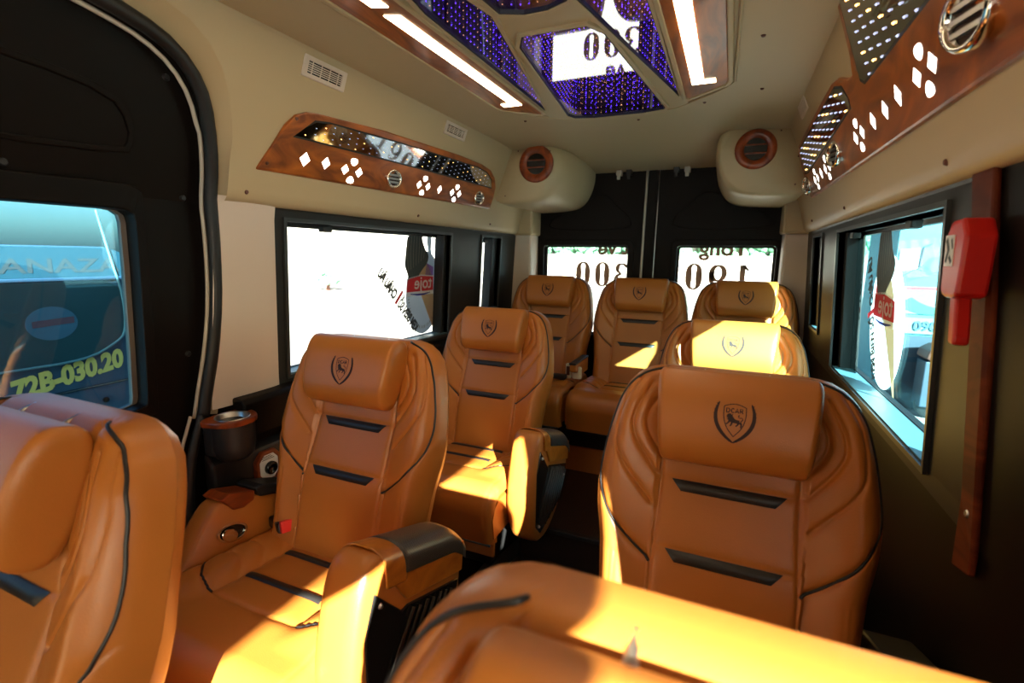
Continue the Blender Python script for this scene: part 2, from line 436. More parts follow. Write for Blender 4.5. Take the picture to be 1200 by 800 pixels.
# seals
sealp = [S(-1, -.018)(y - .008, z) for y, z in arch]
bm = bmesh.new(); add_tube(bm, [S(-1, -.002)(y + .002, z + (.006 if z > 1.6 else 0)) for y, z in arch], .017, 8); smooth(obj('rubber_seal', bm, 'rubber', t2))
bm = bmesh.new(); add_tube(bm, [S(-1, -.012)(y - .016, z - (.012 if z > 1.6 else 0)) for y, z in resample(arch, 60)], .0052, 8); smooth(obj('seal_piping', bm, 'seal', t2))
bm = bmesh.new(); add_tube(bm, [S(-1, -.0)(y, z) for y, z in chaikin([(.865, .85), (.815, .72), (.80, .55), (.81, .05)], 2)], .013, 8); smooth(obj('rubber_seal', bm, 'rubber', t2))
bm = bmesh.new(); add_tube(bm, [S(-1, -.008)(y - .028, z) for y, z in chaikin([(.865, .85), (.815, .72), (.80, .55), (.81, .05)], 2)], .0045, 8); smooth(obj('seal_piping', bm, 'seal', t2))

# sliding door (left), set outboard
OFFD = -.042
door = patches('door_1', -1, [(.755, .95, 0.05, 1.86), (-.6, .755, .05, .88), (-.6, .755, 1.43, 1.86), (-.6, -.5, .88, 1.43)], 'dark', None, off=OFFD, th=.04)
root_structure(door)
dw_out = chaikin([(-.5, .865), (.60, .862), (.765, .868), (.775, .90), (.775, 1.44), (.755, 1.455), (.70, 1.458), (-.5, 1.44)], 1)
dw_in = chaikin([(-.46, .895), (.60, .895), (.742, .898), (.748, .93), (.755, 1.36), (.748, 1.395), (.70, 1.40), (-.46, 1.395)], 1)
ring_prism('window_frame', dw_out, dw_in, S(-1, OFFD + .012), S(-1, OFFD - .045), 'dark', door, .004)
dw_in2 = [(y - (.012 if y > .7 else 0), z) for y, z in dw_in]
ring_prism('window_trim', dw_in, dw_in2, S(-1, OFFD - .030), S(-1, OFFD - .045), 'steelgrey', door)
prism('pane', [S(-1, OFFD - .036)(*p) for p in dw_in], [S(-1, OFFD - .040)(*p) for p in dw_in], 'glass_blue', door)
rel = chaikin([(-.5, 1.64), (.30, 1.675), (.55, 1.665), (.70, 1.645), (.742, 1.60), (.746, 1.54), (.735, 1.520), (.5, 1.508), (-.5, 1.50)], 1)
relb = [(y + (.012 if y < .3 else -.012), z + (.012 if z < 1.57 else -.012)) for y, z in rel]
ring_prism('pressed_rib', rel, relb, S(-1, OFFD + .006), S(-1, OFFD - .004), 'dark', door, .003)
for y, z in ((.80, 1.70), (.875, 1.44), (.865, 1.02), (.52, 1.47), (.79, .78)):
    bm = bmesh.new(); bmesh.ops.create_cone(bm, cap_ends=True, segments=12, radius1=.009, radius2=.006, depth=.006, matrix=Matrix.Translation(S(-1, OFFD + .003)(y, z)) @ Matrix.Rotation(math.pi / 2, 4, 'Y'))
    obj('screw', bm, 'plastic', door)

# floor, steps
fl = box('floor', (-.95, Y0, -.06), (.95, 3.2, 0.0), 'carpet'); root_structure(fl)
st = box('aisle_step', (-.86, 1.84, 0.0), (.86, 3.12, .15), 'carpet', fl)
box('grip_mat', (-.27, 1.85, .15), (.27, 2.45, .156), 'mat', fl, .003)
box('step_nosing', (-.27, 1.825, .138), (.27, 1.85, .158), 'plastic', fl, .003)
box('grip_mat', (-.24, -1.6, 0.0), (.24, 1.70, .006), 'mat', fl, .003)

# ceiling: slightly vaulted, falls towards the rear doors
ys = np.r_[np.linspace(Y0, .70, 12), np.linspace(.75, 2.145, 16), np.linspace(2.2, 3.14, 20)]; xs = np.r_[np.linspace(-.70, -.262, 12), np.linspace(-.2, .2, 7), np.linspace(.262, .70, 12)]
def ceil_z(x, y):
    return 1.880 - .075 * max(0, (y - 2.35) / .8) ** 1.6 - .0 * x - .012 * sstep(.45, .68, abs(x)) + .0
P = np.array([[(x, y, ceil_z(x, y)) for x in xs] for y in ys])
ce = grid_mesh('ceiling', P, 'cream'); root_structure(ce)
bm = bmesh.new(); bm.from_mesh(ce.data)
bmesh.ops.delete(bm, geom=[f for f in bm.faces if abs(f.calc_center_median().x) < .262 and .70 < f.calc_center_median().y < 2.145], context='FACES')
bm.to_mesh(ce.data); bm.free()
box('outer_roof', (-.95, Y0, 2.16), (.95, 3.2, 2.20), 'white', ce)
# screws in ceiling and cream bands
def plug(P, nrm, r=.008, parent=None, m='steel'):
    bm = bmesh.new(); q = Vector((0, 0, 1)).rotation_difference(Vector(nrm)).to_matrix().to_4x4()
    bmesh.ops.create_cone(bm, cap_ends=True, segments=12, radius1=r, radius2=r * .6, depth=.005, matrix=Matrix.Translation(P) @ q)
    return obj('screw', bm, m, parent)
for x, y in ((-.03, 1.22), (-.45, 1.35), (-.40, 2.10), (.06, 2.25), (.33, 2.10), (.50, 1.55), (.52, 2.0)):
    plug((x, y, ceil_z(x, y) - .002), (0, 0, -1), .007, ce, 'brown')
for y, z in ((1.01, 1.468), (1.85, 1.468), (2.55, 1.475)):
    plug(S(-1, .022)(y, z), (1, 0, -.1), .007, lw, 'brown'); plug(S(1, .022)(y + .1, z), (-1, 0, -.1), .007, rw, 'brown')

# rear wall with two black doors
root_structure(box('wall_rear', (-.95, 3.14, 0), (-.72, 3.2, 2.0), 'pale')); 
box('rear_panel', (.72, 3.14, 0), (.95, 3.2, 2.0), 'pale', D.objects['wall_rear'])
box('header', (-.95, 3.14, 1.82), (.95, 3.2, 2.0), 'dark', D.objects['wall_rear'])
def rear_door(name, x0, x1, wxa, wxb):
    bm = bmesh.new(); y0, y1 = 3.12, 3.17; za, zb = .80, 1.372
    for lo, hi in (((x0, y0, .1), (x1, y1, za)), ((x0, y0, zb), (x1, y1, 1.86)), ((x0, y0, za), (wxa, y1, zb)), ((wxb, y0, za), (x1, y1, zb))): add_box(bm, lo, hi)
    d = obj(name, bm, 'dark'); root_structure(d)
    f = lambda o: (lambda p: Vector((p[0], y0 + o, p[1])))
    out = chaikin([(wxa - .035, za - .03), (wxb + .035, za - .03), (wxb + .035, zb + .035), (wxa - .035, zb + .035)], 2, True)
    inn = chaikin([(wxa, za), (wxb, za), (wxb, zb), (wxa, zb)], 2, True)
    # keep the frame corners tight
    def rr(xa, xb, a, b, r, n=4):
        p = []
        for cx, cz, a0 in ((xb - r, b - r, 0), (xa + r, b - r, 90), (xa + r, a + r, 180), (xb - r, a + r, 270)):
            for k in range(n + 1):
                t = math.radians(a0 + 90 * k / n); p.append((cx + r * math.cos(t), cz + r * math.sin(t)))
        return p
    out = rr(wxa - .035, wxb + .035, za - .035, zb + .035, .04); inn = rr(wxa, wxb, za, zb, .018)
    ring_prism('window_frame', out, inn, f(-.012), f(.03), 'dark', d, .004)
    inn2 = rr(wxa + .012, wxb - .012, za + .012, zb - .012, .012)
    ring_prism('glazing_rubber', inn, inn2, f(.03), f(.045), 'rubber', d)
    box('pane', (wxa, y0 + .035, za), (wxb, y0 + .039, zb), 'glass', d)
    s = -1 if x0 < 0 and x1 < .1 else 1
    c = .01
    pr = [(c + s * .12, 1.46), (c + s * .66, 1.46), (c + s * .66, 1.53), (c + s * .50, 1.60), (c + s * .30, 1.71), (c + s * .20, 1.60), (c + s * .12, 1.54)]
    pr = chaikin(pr, 2, True)
    cx = sum(p[0] for p in pr) / len(pr); cz = sum(p[1] for p in pr) / len(pr)
    pi = [(cx + (x - cx) * .95, cz + (z - cz) * .90) for x, z in pr]
    ring_prism('pressed_rib', pr, pi, f(-.006), f(.004), 'dark', d, .002)
    return d
d2 = rear_door('door_2', -.72, -.012, -.672, -.117)
d3 = rear_door('door_3', .030, .72, .170, .695)
box('centre_post', (-.012, 3.115, .1), (.030, 3.16, 1.86), 'dark', d2)
for x, m in ((-.032, 'seal'), (.040, 'steel')):
    tube('seal_piping', [(x + .006, 3.108, 1.81), (x + .004, 3.106, 1.6), (x, 3.104, 1.2), (x, 3.104, .3)], .0075 if m == 'seal' else .003, m, d2)
for x in (-.19, -.13, .14, .20):
    bm = bmesh.new(); add_box(bm, (x - .016, 3.07, 1.785), (x + .016, 3.12, 1.815)); add_box(bm, (x - .01, 3.07, 1.76), (x + .01, 3.08, 1.79))
    bevel(obj('door_catch', bm, 'seal' if abs(x) > .15 else 'plastic', d2), .003)
# cream corner columns between side walls and rear doors
for i, s in enumerate((-1, 1)):
    t = box('trim_%d' % (3 + i), (min(s * .715, s * .86), 2.99, .15), (max(s * .715, s * .86), 3.13, 1.44), 'pale', None, .015); root_structure(t)
    box('upper_cover', (min(s * .70, s * .86), 2.965, 1.43), (max(s * .70, s * .86), 3.13, 1.70), 'cream', t, .015)
# front bulkhead (behind the camera) with windscreen, dashboard
fw = bmesh.new()
for lo, hi in (((-.95, Y0 - .05, 0), (.95, Y0, .98)), ((-.95, Y0 - .05, 1.50), (.95, Y0, 2.0)), ((-.95, Y0 - .05, .98), (-.70, Y0, 1.50)), ((.70, Y0 - .05, .98), (.95, Y0, 1.50))): add_box(fw, lo, hi)
root_structure(obj('wall_front', fw, 'dark'))
lwf = patches('wall_left_front', -1, [(Y0, -.55, 0, 1.95)], 'cream'); lwf.name = 'wall_left.001'; root_structure(lwf)
box('dashboard', (-.85, Y0, .6), (.85, Y0 + .35, .95), 'plastic', D.objects['wall_front'], .03)

# ------------------------------------------------------------------ seats
TH = math.radians(18); HB = .64
Tn = Vector((0, math.sin(TH), math.cos(TH)))      # up along the backrest
Nn = Vector((0, -math.cos(TH), math.sin(TH)))     # out of its front
HINGE = Vector((0, 0, .45))
def BK(x, t, d):       # x across, t down from the top edge, d proud of the mid plane
    return HINGE + Vector((x, 0, 0)) + Tn * (HB - t) + Nn * d
WT_ = np.array([0, .004, .012, .025, .05, .09, .15, .22, .28, .33, .40, .50, .64, .70])
WW_ = np.array([.135, .160, .183, .203, .224, .240, .254, .264, .270, .266, .252, .243, .238, .236])
_t = np.linspace(0, .70, 701); _w = np.interp(_t, WT_, WW_)
_k = np.hanning(31); _k /= _k.sum(); _ws = np.convolve(np.pad(_w, 15, 'edge'), _k, 'valid')
_ws = np.where(_t < .012, _w, _ws)
def halfw(t): return np.interp(t, _t, _ws)
SEAMS = [[(.192, .040), (.222, .10), (.230, .154), (.228, .21), (.146, .305)],
         [(.165, .050), (.196, .115), (.197, .165), (.139, .243)],
         [(.146, .075), (.170, .115), (.168, .155), (.131, .205)],
         [(.138, .0), (.137, .10), (.130, .17), (.130, .30), (.134, .42), (.136, .70)],
         [(.136, .420), (.19, .378), (.236, .325), (.262, .27)]]
SEAMS = [chaikin(s, 2) if i < 3 else s for i, s in enumerate(SEAMS)]
CROSS = [[(0, .247), (.13, .247)], [(0, .387), (.133, .387)]]
LOWER = [[(.216, .415), (.214, .66)], [(.206, .415), (.204, .66)]]
def dist(X, T, poly):
    d = np.full(X.shape, 9.0)
    for (a, b), (c, e) in zip(poly, poly[1:]):
        l2 = (c - a) ** 2 + (e - b) ** 2 + 1e-12
        u = np.clip(((X - a) * (c - a) + (T - b) * (e - b)) / l2, 0, 1)
        d = np.minimum(d, np.hypot(X - a - u * (c - a), T - b - u * (e - b)))
    return d
def puff(d, h, r): return h * (1 - np.exp(-d / r))
def back_front(X, T):
    """height of the front surface over the backrest mid plane"""
    A = np.abs(X); W = halfw(T)
    e = np.clip((W - A) / .050, 0, 1); rim = np.sqrt(np.clip(1 - (1 - e) ** 2, 0, 1)) ** .8
    e2 = np.clip(T / .035, 0, 1); rim *= np.sqrt(np.clip(1 - (1 - e2) ** 2, 0, 1)) * .8 + .2 * sstep(0, .3, e2)
    bol = .028 * sstep(.122, .235, A) * sstep(.0, .10, T) * (1 - .45 * sstep(.42, .62, T))
    lum = .012 * np.exp(-((T - .44) / .12) ** 2) - .008 * np.exp(-((T - .25) / .1) ** 2)
    base = .050 + bol + lum * (A < .14)
    d1 = np.full(X.shape, 9.0)
    for s in SEAMS: d1 = np.minimum(d1, dist(A, T, s))
    d2 = np.full(X.shape, 9.0)
    for s in CROSS: d2 = np.minimum(d2, dist(A, T, s))
    d3 = np.full(X.shape, 9.0)
    for s in LOWER: d3 = np.minimum(d3, dist(A, T, s))
    q = puff(d1, .0062, .0045) - .0022 * np.exp(-(d1 / .0024) ** 2) + puff(d2, .004, .006) + puff(d3, .002, .004)
    return (base + q) * rim
def back_rear(X, T):
    A = np.abs(X); W = halfw(T)
    e = np.clip((W - A) / .05, 0, 1); rim = np.sqrt(np.clip(1 - (1 - e) ** 2, 0, 1))
    e2 = np.clip(T / .05, 0, 1); rim = rim * np.sqrt(np.clip(1 - (1 - e2) ** 2, 0, 1))
    return -(.034 + .035 * sstep(.15, .6, T)) * rim
def uvals(n, p=1.5):
    u = np.linspace(-1, 1, n); return np.sign(u) * (1 - (1 - np.abs(u)) ** p * 1.0) if False else np.sin(u * math.pi / 2 * .62) / math.sin(math.pi / 2 * .62)
def make_backrest(parent):
    n = 191; u = uvals(n)
    t = np.r_[np.array([0, .0015, .004, .007, .011, .016, .022, .028]), np.linspace(.034, .70, 230)]
    Tt, U = np.meshgrid(t, u, indexing='ij'); X = U * halfw(Tt)
    F = back_front(X, Tt)
    def toP(X, T, Dp):
        return np.stack([X, HINGE.y + Tn.y * (HB - T) + Nn.y * Dp, HINGE.z + Tn.z * (HB - T) + Nn.z * Dp], -1)
    PF = toP(X, Tt, F)
    ub = np.linspace(-1, 1, 61); ur = np.sign(ub) * np.abs(ub) ** .75
    tb = np.r_[0, .004, .012, .025, .05, np.linspace(.07, .70, 34)]
    o = grid_mesh('backrest', PF, 'leather', parent)
    T2, U2 = np.meshgrid(tb, np.r_[ur], indexing='ij'); X2 = U2 * halfw(T2)
    PB = toP(X2, T2, back_rear(X2, T2) - .0005)[:, ::-1]
    grid_mesh('back_shell', PB, 'leather', parent)
    return o
def make_headrest(parent):
    tc, hh, hx = .112, .096, .152
    def depth(h): return .092 + .052 * (1 - min(1, abs(h / hh)) ** 2.6) ** (1 / 2.6)
    us = np.r_[-1, -.995, -.985, -.97, -.95, -.925, np.linspace(-.9, .9, 41), .925, .95, .97, .985, .995, 1]
    th = np.linspace(0, 2 * math.pi, 61)
    P = np.zeros((len(us), len(th), 3))
    for i, u in enumerate(us):
        e = max(0.0, 1 - ((abs(u) - .90) / .10) ** 2) ** .5 if abs(u) > .9 else 1.0
        e = max(e, .0)
        g = 1 - .035 * math.exp(-((abs(u) - .885) / .012) ** 2)
        for j, a in enumerate(th):
            c, s = math.cos(a), math.sin(a)
            k = 2 / 2.6
            h = hh * math.copysign(abs(s) ** k, s); dd = .052 * math.copysign(abs(c) ** k, c)
            if dd < 0: dd *= .8
            h *= (e * .30 + .70) * g if e < 1 else g; dd *= (e * .45 + .55) * g if e < 1 else g
            if e == 0: h *= .98; dd *= .98
            w = hx - .016 * (.5 - .5 * h / hh)
            p = BK(u * w, tc - h, .092 + dd)
            P[i, j] = p
    # close the ends
    for i in (0, len(us) - 1):
        c = P[i].mean(0)
    e0 = P[0].mean(0); e1 = P[-1].mean(0)
    caps = lambda Q, f: (Q - Q.mean(0)) * f + Q.mean(0)
    P = np.concatenate([caps(P[0], .01)[None], caps(P[0], .5)[None], caps(P[0], .9)[None], P, caps(P[-1], .9)[None], caps(P[-1], .5)[None], caps(P[-1], .01)[None]])
    o = grid_mesh('headrest', P, 'leather', parent)
    # emblem: shield, two laurel blades, letters and a standing lion, embroidered on the front
    def f(x, y):   # metres on the front face, y up
        h = y - .004
        return BK(x, tc - h, depth(h) + .0009)
    bm = bmesh.new(); k = .0385 / 30
    def q(p): return [(x * k, y * k) for x, y in p]
    sh = chaikin([(-15, 23), (-8, 26), (0, 27.5), (8, 26), (15, 23)], 1) + chaikin([(15, 23), (15.5, 8), (11, -8), (0, -21)], 2)[1:] + chaikin([(0, -21), (-11, -8), (-15.5, 8), (-15, 23)], 2)[1:]
    stroke2d(bm, q(sh), 1.3 * k, f)
    for s in (-1, 1):
        bl = chaikin([(s * 22, 29), (s * 27, 14), (s * 25, -4), (s * 14, -20), (0, -30)], 3)
        n = len(bl); w = [k * 5.4 * math.sin(math.pi * min(1, (i / (n - 1)) * .93 + .03)) ** .8 for i in range(n)]
        stroke2d(bm, q(bl), w, f)
        for i in range(4, n - 5, 3):
            x, y = bl[i]; stroke2d(bm, q([(x, y), (x + s * 2.2, y - .8), (x + s * 3.2, y + 1.2)]), [1.4 * k, 1.0 * k, .2 * k], f)
    lw_ = 1.5 * k
    for c in ([(-11.5, 14), (-11.5, 20.5), (-8.5, 20), (-7, 17.2), (-8.5, 14.5), (-11.5, 14)], [(-1.2, 19.4), (-3.2, 20.6), (-5, 18.8), (-5, 15.8), (-3.2, 14), (-1.2, 15.2)],
              [(.4, 14), (2.8, 20.6), (5.2, 14)], [(1.3, 16), (4.3, 16)], [(7, 14), (7, 20.5), (10.4, 20), (10.4, 17.6), (7, 17.2)], [(8.6, 17.2), (11, 14)]):
        stroke2d(bm, q(c), lw_, f)
    lion = [([(-7, 7.5), (-3, 3), (2, 1.5), (7, 1)], [9, 8, 5.2, 5.5]), ([(-5.5, 11.3), (-8.5, 9.5), (-9.8, 7.5)], [4.5, 5, 2.5]),
            ([(-6, 3), (-8, -1), (-11, -3.5)], [3.6, 2.2, 1.8]), ([(-3, 2), (-3.5, -3), (-5.5, -5.8)], [3.4, 2.2, 1.8]), ([(6.5, 1.5), (5, -3), (2.2, -5.5)], [4, 2.2, 1.8]),
            ([(7.5, 1), (10, -2.5), (8.8, -7)], [4, 2.2, 1.8]), ([(8.5, 2.5), (11.5, 4.5), (10.5, 8), (6.5, 7), (4.6, 9.5), (6.5, 11.3)], [1.6, 1.3, 1.2, 1.2, 1.2, 1.8])]
    for p, w in lion: 
        pp = resample(chaikin(p, 2), 14); ww = list(np.interp(np.linspace(0, 1, 14), np.linspace(0, 1, len(w)), w))
        stroke2d(bm, q(pp), [v * k for v in ww], f)
    for i in range(9):
        a = 1.0 + i * .5; stroke2d(bm, q([(-5.5, 8), (-5.5 + 6 * math.cos(a), 8 + 5 * math.sin(a))]), [3 * k, .6 * k], f)
    obj('emblem', bm, 'embroidery', o)
    for s in (-1, 1):
        bm = bmesh.new(); add_tube(bm, [BK(s * .062, tc - .07, .075), BK(s * .062, .024, .058), BK(s * .062, .014, .044), BK(s * .062, .016, .034), BK(s * .062, .03, .02)], .0055, 8)
        smooth(obj('headrest_post', bm, 'steel', o))
        bm = bmesh.new(); ww = [BK(s * .062 + a, .0045 + (b + .012) * .35, .036 + b) for a, b in ((-.010, -.008), (.010, -.008), (.010, .008), (-.010, .008))]
        add_prism(bm, ww, [p - Tn * .008 for p in ww]); bevel(obj('post_guide', bm, 'black', o), .002)
    return o
def arr(x, t, o=.0016):
    return BK(x, t, float(back_front(np.array([x]), np.array([t]))[0]) + o)
def strip_on_back(t, parent):
    for_x = np.linspace(-1, 1, 25); rows = np.linspace(0, 1, 5); P = []
    for r in rows:
        hw = .108 - .020 * r; tt = t + .023 * r
        P.append([tuple(arr(x * hw, tt, .0022 + .0035 * math.sin(math.pi * r) ** .5 * (1 - abs(x) ** 12))) for x in for_x])
    return grid_mesh('accent_strip', np.array(P), 'strip', parent)
def make_piping(parent):
    pr = chaikin([(.137, .012), (.190, .030), (.221, .065), (.240, .12), (.2535, .19), (.259, .245), (.255, .285), (.232, .335), (.19, .380), (.138, .421)], 3)
    for s in (-1, 1):
        tube('piping', [arr(s * x, t, .0005) for x, t in resample(pr, 60)], .0031, 'piping', parent, 6)
def cushion_z(y):      # y from 0 (rear) to -.43 (front)
    return .462 - .085 * y
def make_cushion(parent, hw=.262):
    L = .46
    prof = []      # (y, z, along)
    for a in np.linspace(0, 1, 90): prof.append((-.0 - a * (L - .05) + .05, 0, a * L))
    path = []; s = 0.0
    ys = np.linspace(.05, -(L - .055), 96)
    for y in ys: path.append((y, cushion_z(y), 0, 1))
    r = .06; cy, cz = ys[-1], cushion_z(ys[-1]) - r
    for a in np.linspace(0, math.radians(96), 20)[1:]: path.append((cy - r * math.sin(a), cz + r * math.cos(a), -math.sin(a), math.cos(a)))
    y0, z0 = path[-1][:2]
    for a in np.linspace(0, 1, 12)[1:]: path.append((y0 + .02 * a, z0 - .115 * a, -1, 0))
    path = np.array(path); sl = np.r_[0, np.cumsum(np.hypot(np.diff(path[:, 0]), np.diff(path[:, 1])))]
    u = np.r_[np.linspace(-1, 1, 121)]; Sg, U = np.meshgrid(sl, u, indexing='ij'); X = U * hw; A = np.abs(X)
    PY = np.repeat(path[:, 0:1], len(u), 1); PZ = np.repeat(path[:, 1:2], len(u), 1); NY = np.repeat(path[:, 2:3], len(u), 1); NZ = np.repeat(path[:, 3:4], len(u), 1)
    seams = [[(.135, 0), (.135, .34)], chaikin([(.262, .27), (.21, .315), (.165, .335), (.135, .34), (0, .345)], 2)[:], ]
    arcs = [chaikin([(.262, .10 + k), (.22, .085 + k), (.17, .10 + k), (.137, .145 + k)], 2) for k in (0, .065, .13)]
    d = np.minimum.reduce([dist(A, Sg, s) for s in seams]); da = np.minimum.reduce([dist(A, Sg, s) for s in arcs])
    dc = np.minimum.reduce([dist(A, Sg, [(0, s), (.133, s)]) for s in (.115, .235)])
    dl = dist(A, Sg, [(.235, .345), (.235, .60)])
    e = np.clip((hw - A) / .035, 0, 1); rim = np.sqrt(np.clip(1 - (1 - e) ** 2, 0, 1))
    h = puff(d, .009, .010) + puff(da, .006, .008) + puff(dc, .003, .006) + puff(dl, .003, .005) + .020 * sstep(.12, .2, A) * (1 - sstep(.33, .42, Sg)) - .035 * (1 - rim)
    P = np.stack([X, PY + NY * h, PZ + NZ * h], -1)
    o = grid_mesh('cushion', P, 'leather', parent)
    def top(x, s, off):
        i = min(int(np.searchsorted(sl, s)), len(sl) - 1); j = int(round((x / hw + 1) / 2 * (len(u) - 1)))
        p = P[i, j]; return (x, p[1] + path[i, 2] * off, p[2] + path[i, 3] * off)
    for s0 in (.120, .240):
        g = np.array([[top(x, s0 + .024 * r, .0045 if 0 < r < 1 else .001) for x in np.linspace(-.122, .122, 21)] for r in (0, .2, .5, .8, 1)])
        grid_mesh('accent_strip', g, 'strip', o)
    pp = resample(chaikin([(.255, .27), (.21, .315), (.165, .335), (.135, .34)], 2), 20)
    for s in (-1, 1): tube('piping', [top(s * x, t, .002) for x, t in pp], .0028, 'piping', o, 6)
    tube('piping', [(-hw + .01, P[-1, 5, 1] - .004, P[-1, 5, 2]), (hw - .01, P[-1, -5, 1] - .004, P[-1, -5, 2])], .004, 'piping', o, 6)
    # closed flanks and underside
    bm = bmesh.new(); k = hw - .002; add_box(bm, (-k, -(L - .01), .33), (k, .05, .405)); bevel(obj('cushion_pan', bm, 'leather', o), .01)
    for s in (-1, 1):
        out = [(y, z - .030) for y, z in zip(path[::8, 0], path[::8, 1])] + [(.05, .34)]
        prism('side_panel', [Vector((s * hw, a, b)) for a, b in out], [Vector((s * (hw - .03), a, b)) for a, b in out], 'leather', o)
    return o
ARM = [(.02, .545), (.012, .615), (-.03, .648), (-.275, .738), (-.32, .738), (-.350, .69), (-.385, .55), (-.385, .45), (-.345, .345), (-.28, .305), (-.18, .315), (-.06, .38), (0, .45)]
def arm_outline(): return chaikin(ARM, 2, True)
def make_aisle_arm(parent, side=1):
    """thick aisle-side armrest: padded leather body, wood trim, woven pad, ribbed black panel"""
    xi, xo = side * .272, side * .372
    ol = arm_outline(); cy = -.19; cz = .52
    sh = lambda k: [(cy + (y - cy) * k, cz + (z - cz) * k) for y, z in ol]
    layers = [(xi, sh(.93)), (xi + side * .012, sh(.985)), (xi + side * .03, ol), (xo - side * .03, ol), (xo - side * .010, sh(.985)), (xo, sh(.93))]
    bm = bmesh.new(); R = [[bm.verts.new((x, y, z)) for y, z in p] for x, p in layers]; n = len(ol)
    for a, b in zip(R, R[1:]):
        for i in range(n): bm.faces.new((a[i], a[(i + 1) % n], b[(i + 1) % n], b[i]))
    bm.faces.new(R[0]); bm.faces.new(R[-1][::-1]); bmesh.ops.recalc_face_normals(bm, faces=bm.faces)
    body = smooth(obj('aisle_armrest', bm, 'leather', parent))
    # pad over the rear part of the top, wood collar before it
    def cap(name, ya, yb, m, th, drop, xpad=.004):
        pts = []
        tops = [(ya, None), (yb, None)]
        def topz(y):
            if y < -.355: return .745
            if y < -.03: return .742 - (y + .30) * .348 if y > -.30 else .743
            if y < .012: return .648 - (y + .03) * .8
            return .60
        P = []
        for y in np.linspace(ya, yb, 16):
            z = topz(y) + th; row = []
            xs = [xi - side * xpad, xi - side * xpad, xi + side * .02, (xi + xo) / 2, xo - side * .02, xo + side * xpad, xo + side * xpad]
            zs_ = [z - drop, z - .022, z - .003, z, z - .003, z - .022, z - drop]
            for x, zz in chaikin(list(zip(xs, zs_)), 2): row.append((x, y, zz))
            P.append(row)
        o = grid_mesh(name, np.array(P), m, body); s = o.modifiers.new('t', 'SOLIDIFY'); s.thickness = .004; return o
    cap('armrest_pad', -.225, .022, 'carbon', .006, .058)
    cap('wood_trim', -.285, -.222, 'wood_amber', .005, .075)
    x0 = xo + side * .002
    prism('wood_trim', [Vector((x0 + side * .004, y, z)) for y, z in ((-.285, .70), (-.22, .60), (.005, .525), (.018, .60), (-.20, .665), (-.25, .70))],
          [Vector((x0 - side * .012, y, z)) for y, z in ((-.285, .70), (-.22, .60), (.005, .525), (.018, .60), (-.20, .665), (-.25, .70))], 'wood_amber', body, .003)
    po = [(-.315, .675), (-.235, .585), (-.215, .585), (-.01, .512), (-.02, .47), (-.10, .385), (-.30, .355), (-.345, .40), (-.345, .60)]
    plate = prism('grille_panel', [Vector((xo + side * .004, y, z)) for y, z in po], [Vector((xo - side * .02, y, z)) for y, z in po], 'black', body, .003)
    # slanted ribs
    bm = bmesh.new()
    for k in range(13):
        c = -.40 + k * .034; a = Vector((xo + side * .007, c, .34)); b = Vector((xo + side * .007, c + .30, .69))
        pts = [a.lerp(b, t) for t in np.linspace(0, 1, 60)]
        def inside(y, z):
            r = False
            q = [((y_ + .165) * .9 - .165, (z_ - .50) * .9 + .50) for y_, z_ in po]
            for i in range(len(q)):
                (ya, za), (yb, zb) = q[i], q[i - 1]
                if (za > z) != (zb > z) and y < (yb - ya) * (z - za) / (zb - za) + ya: r = not r
            return r
        seg = [p for p in pts if inside(p.y, p.z)]
        if len(seg) > 3: add_tube(bm, [seg[0], seg[-1]], .0055, 8)
    bevel(smooth(obj('rib', bm, 'black', plate)), .001); D.objects[-1] if False else None
    for y, z in ((-.305, .645), (-.325, .395), (-.05, .48), (-.105, .405)):
        plug(Vector((xo + side * .008, y, z)), (side, 0, 0), .006, plate, 'steel')
    return body
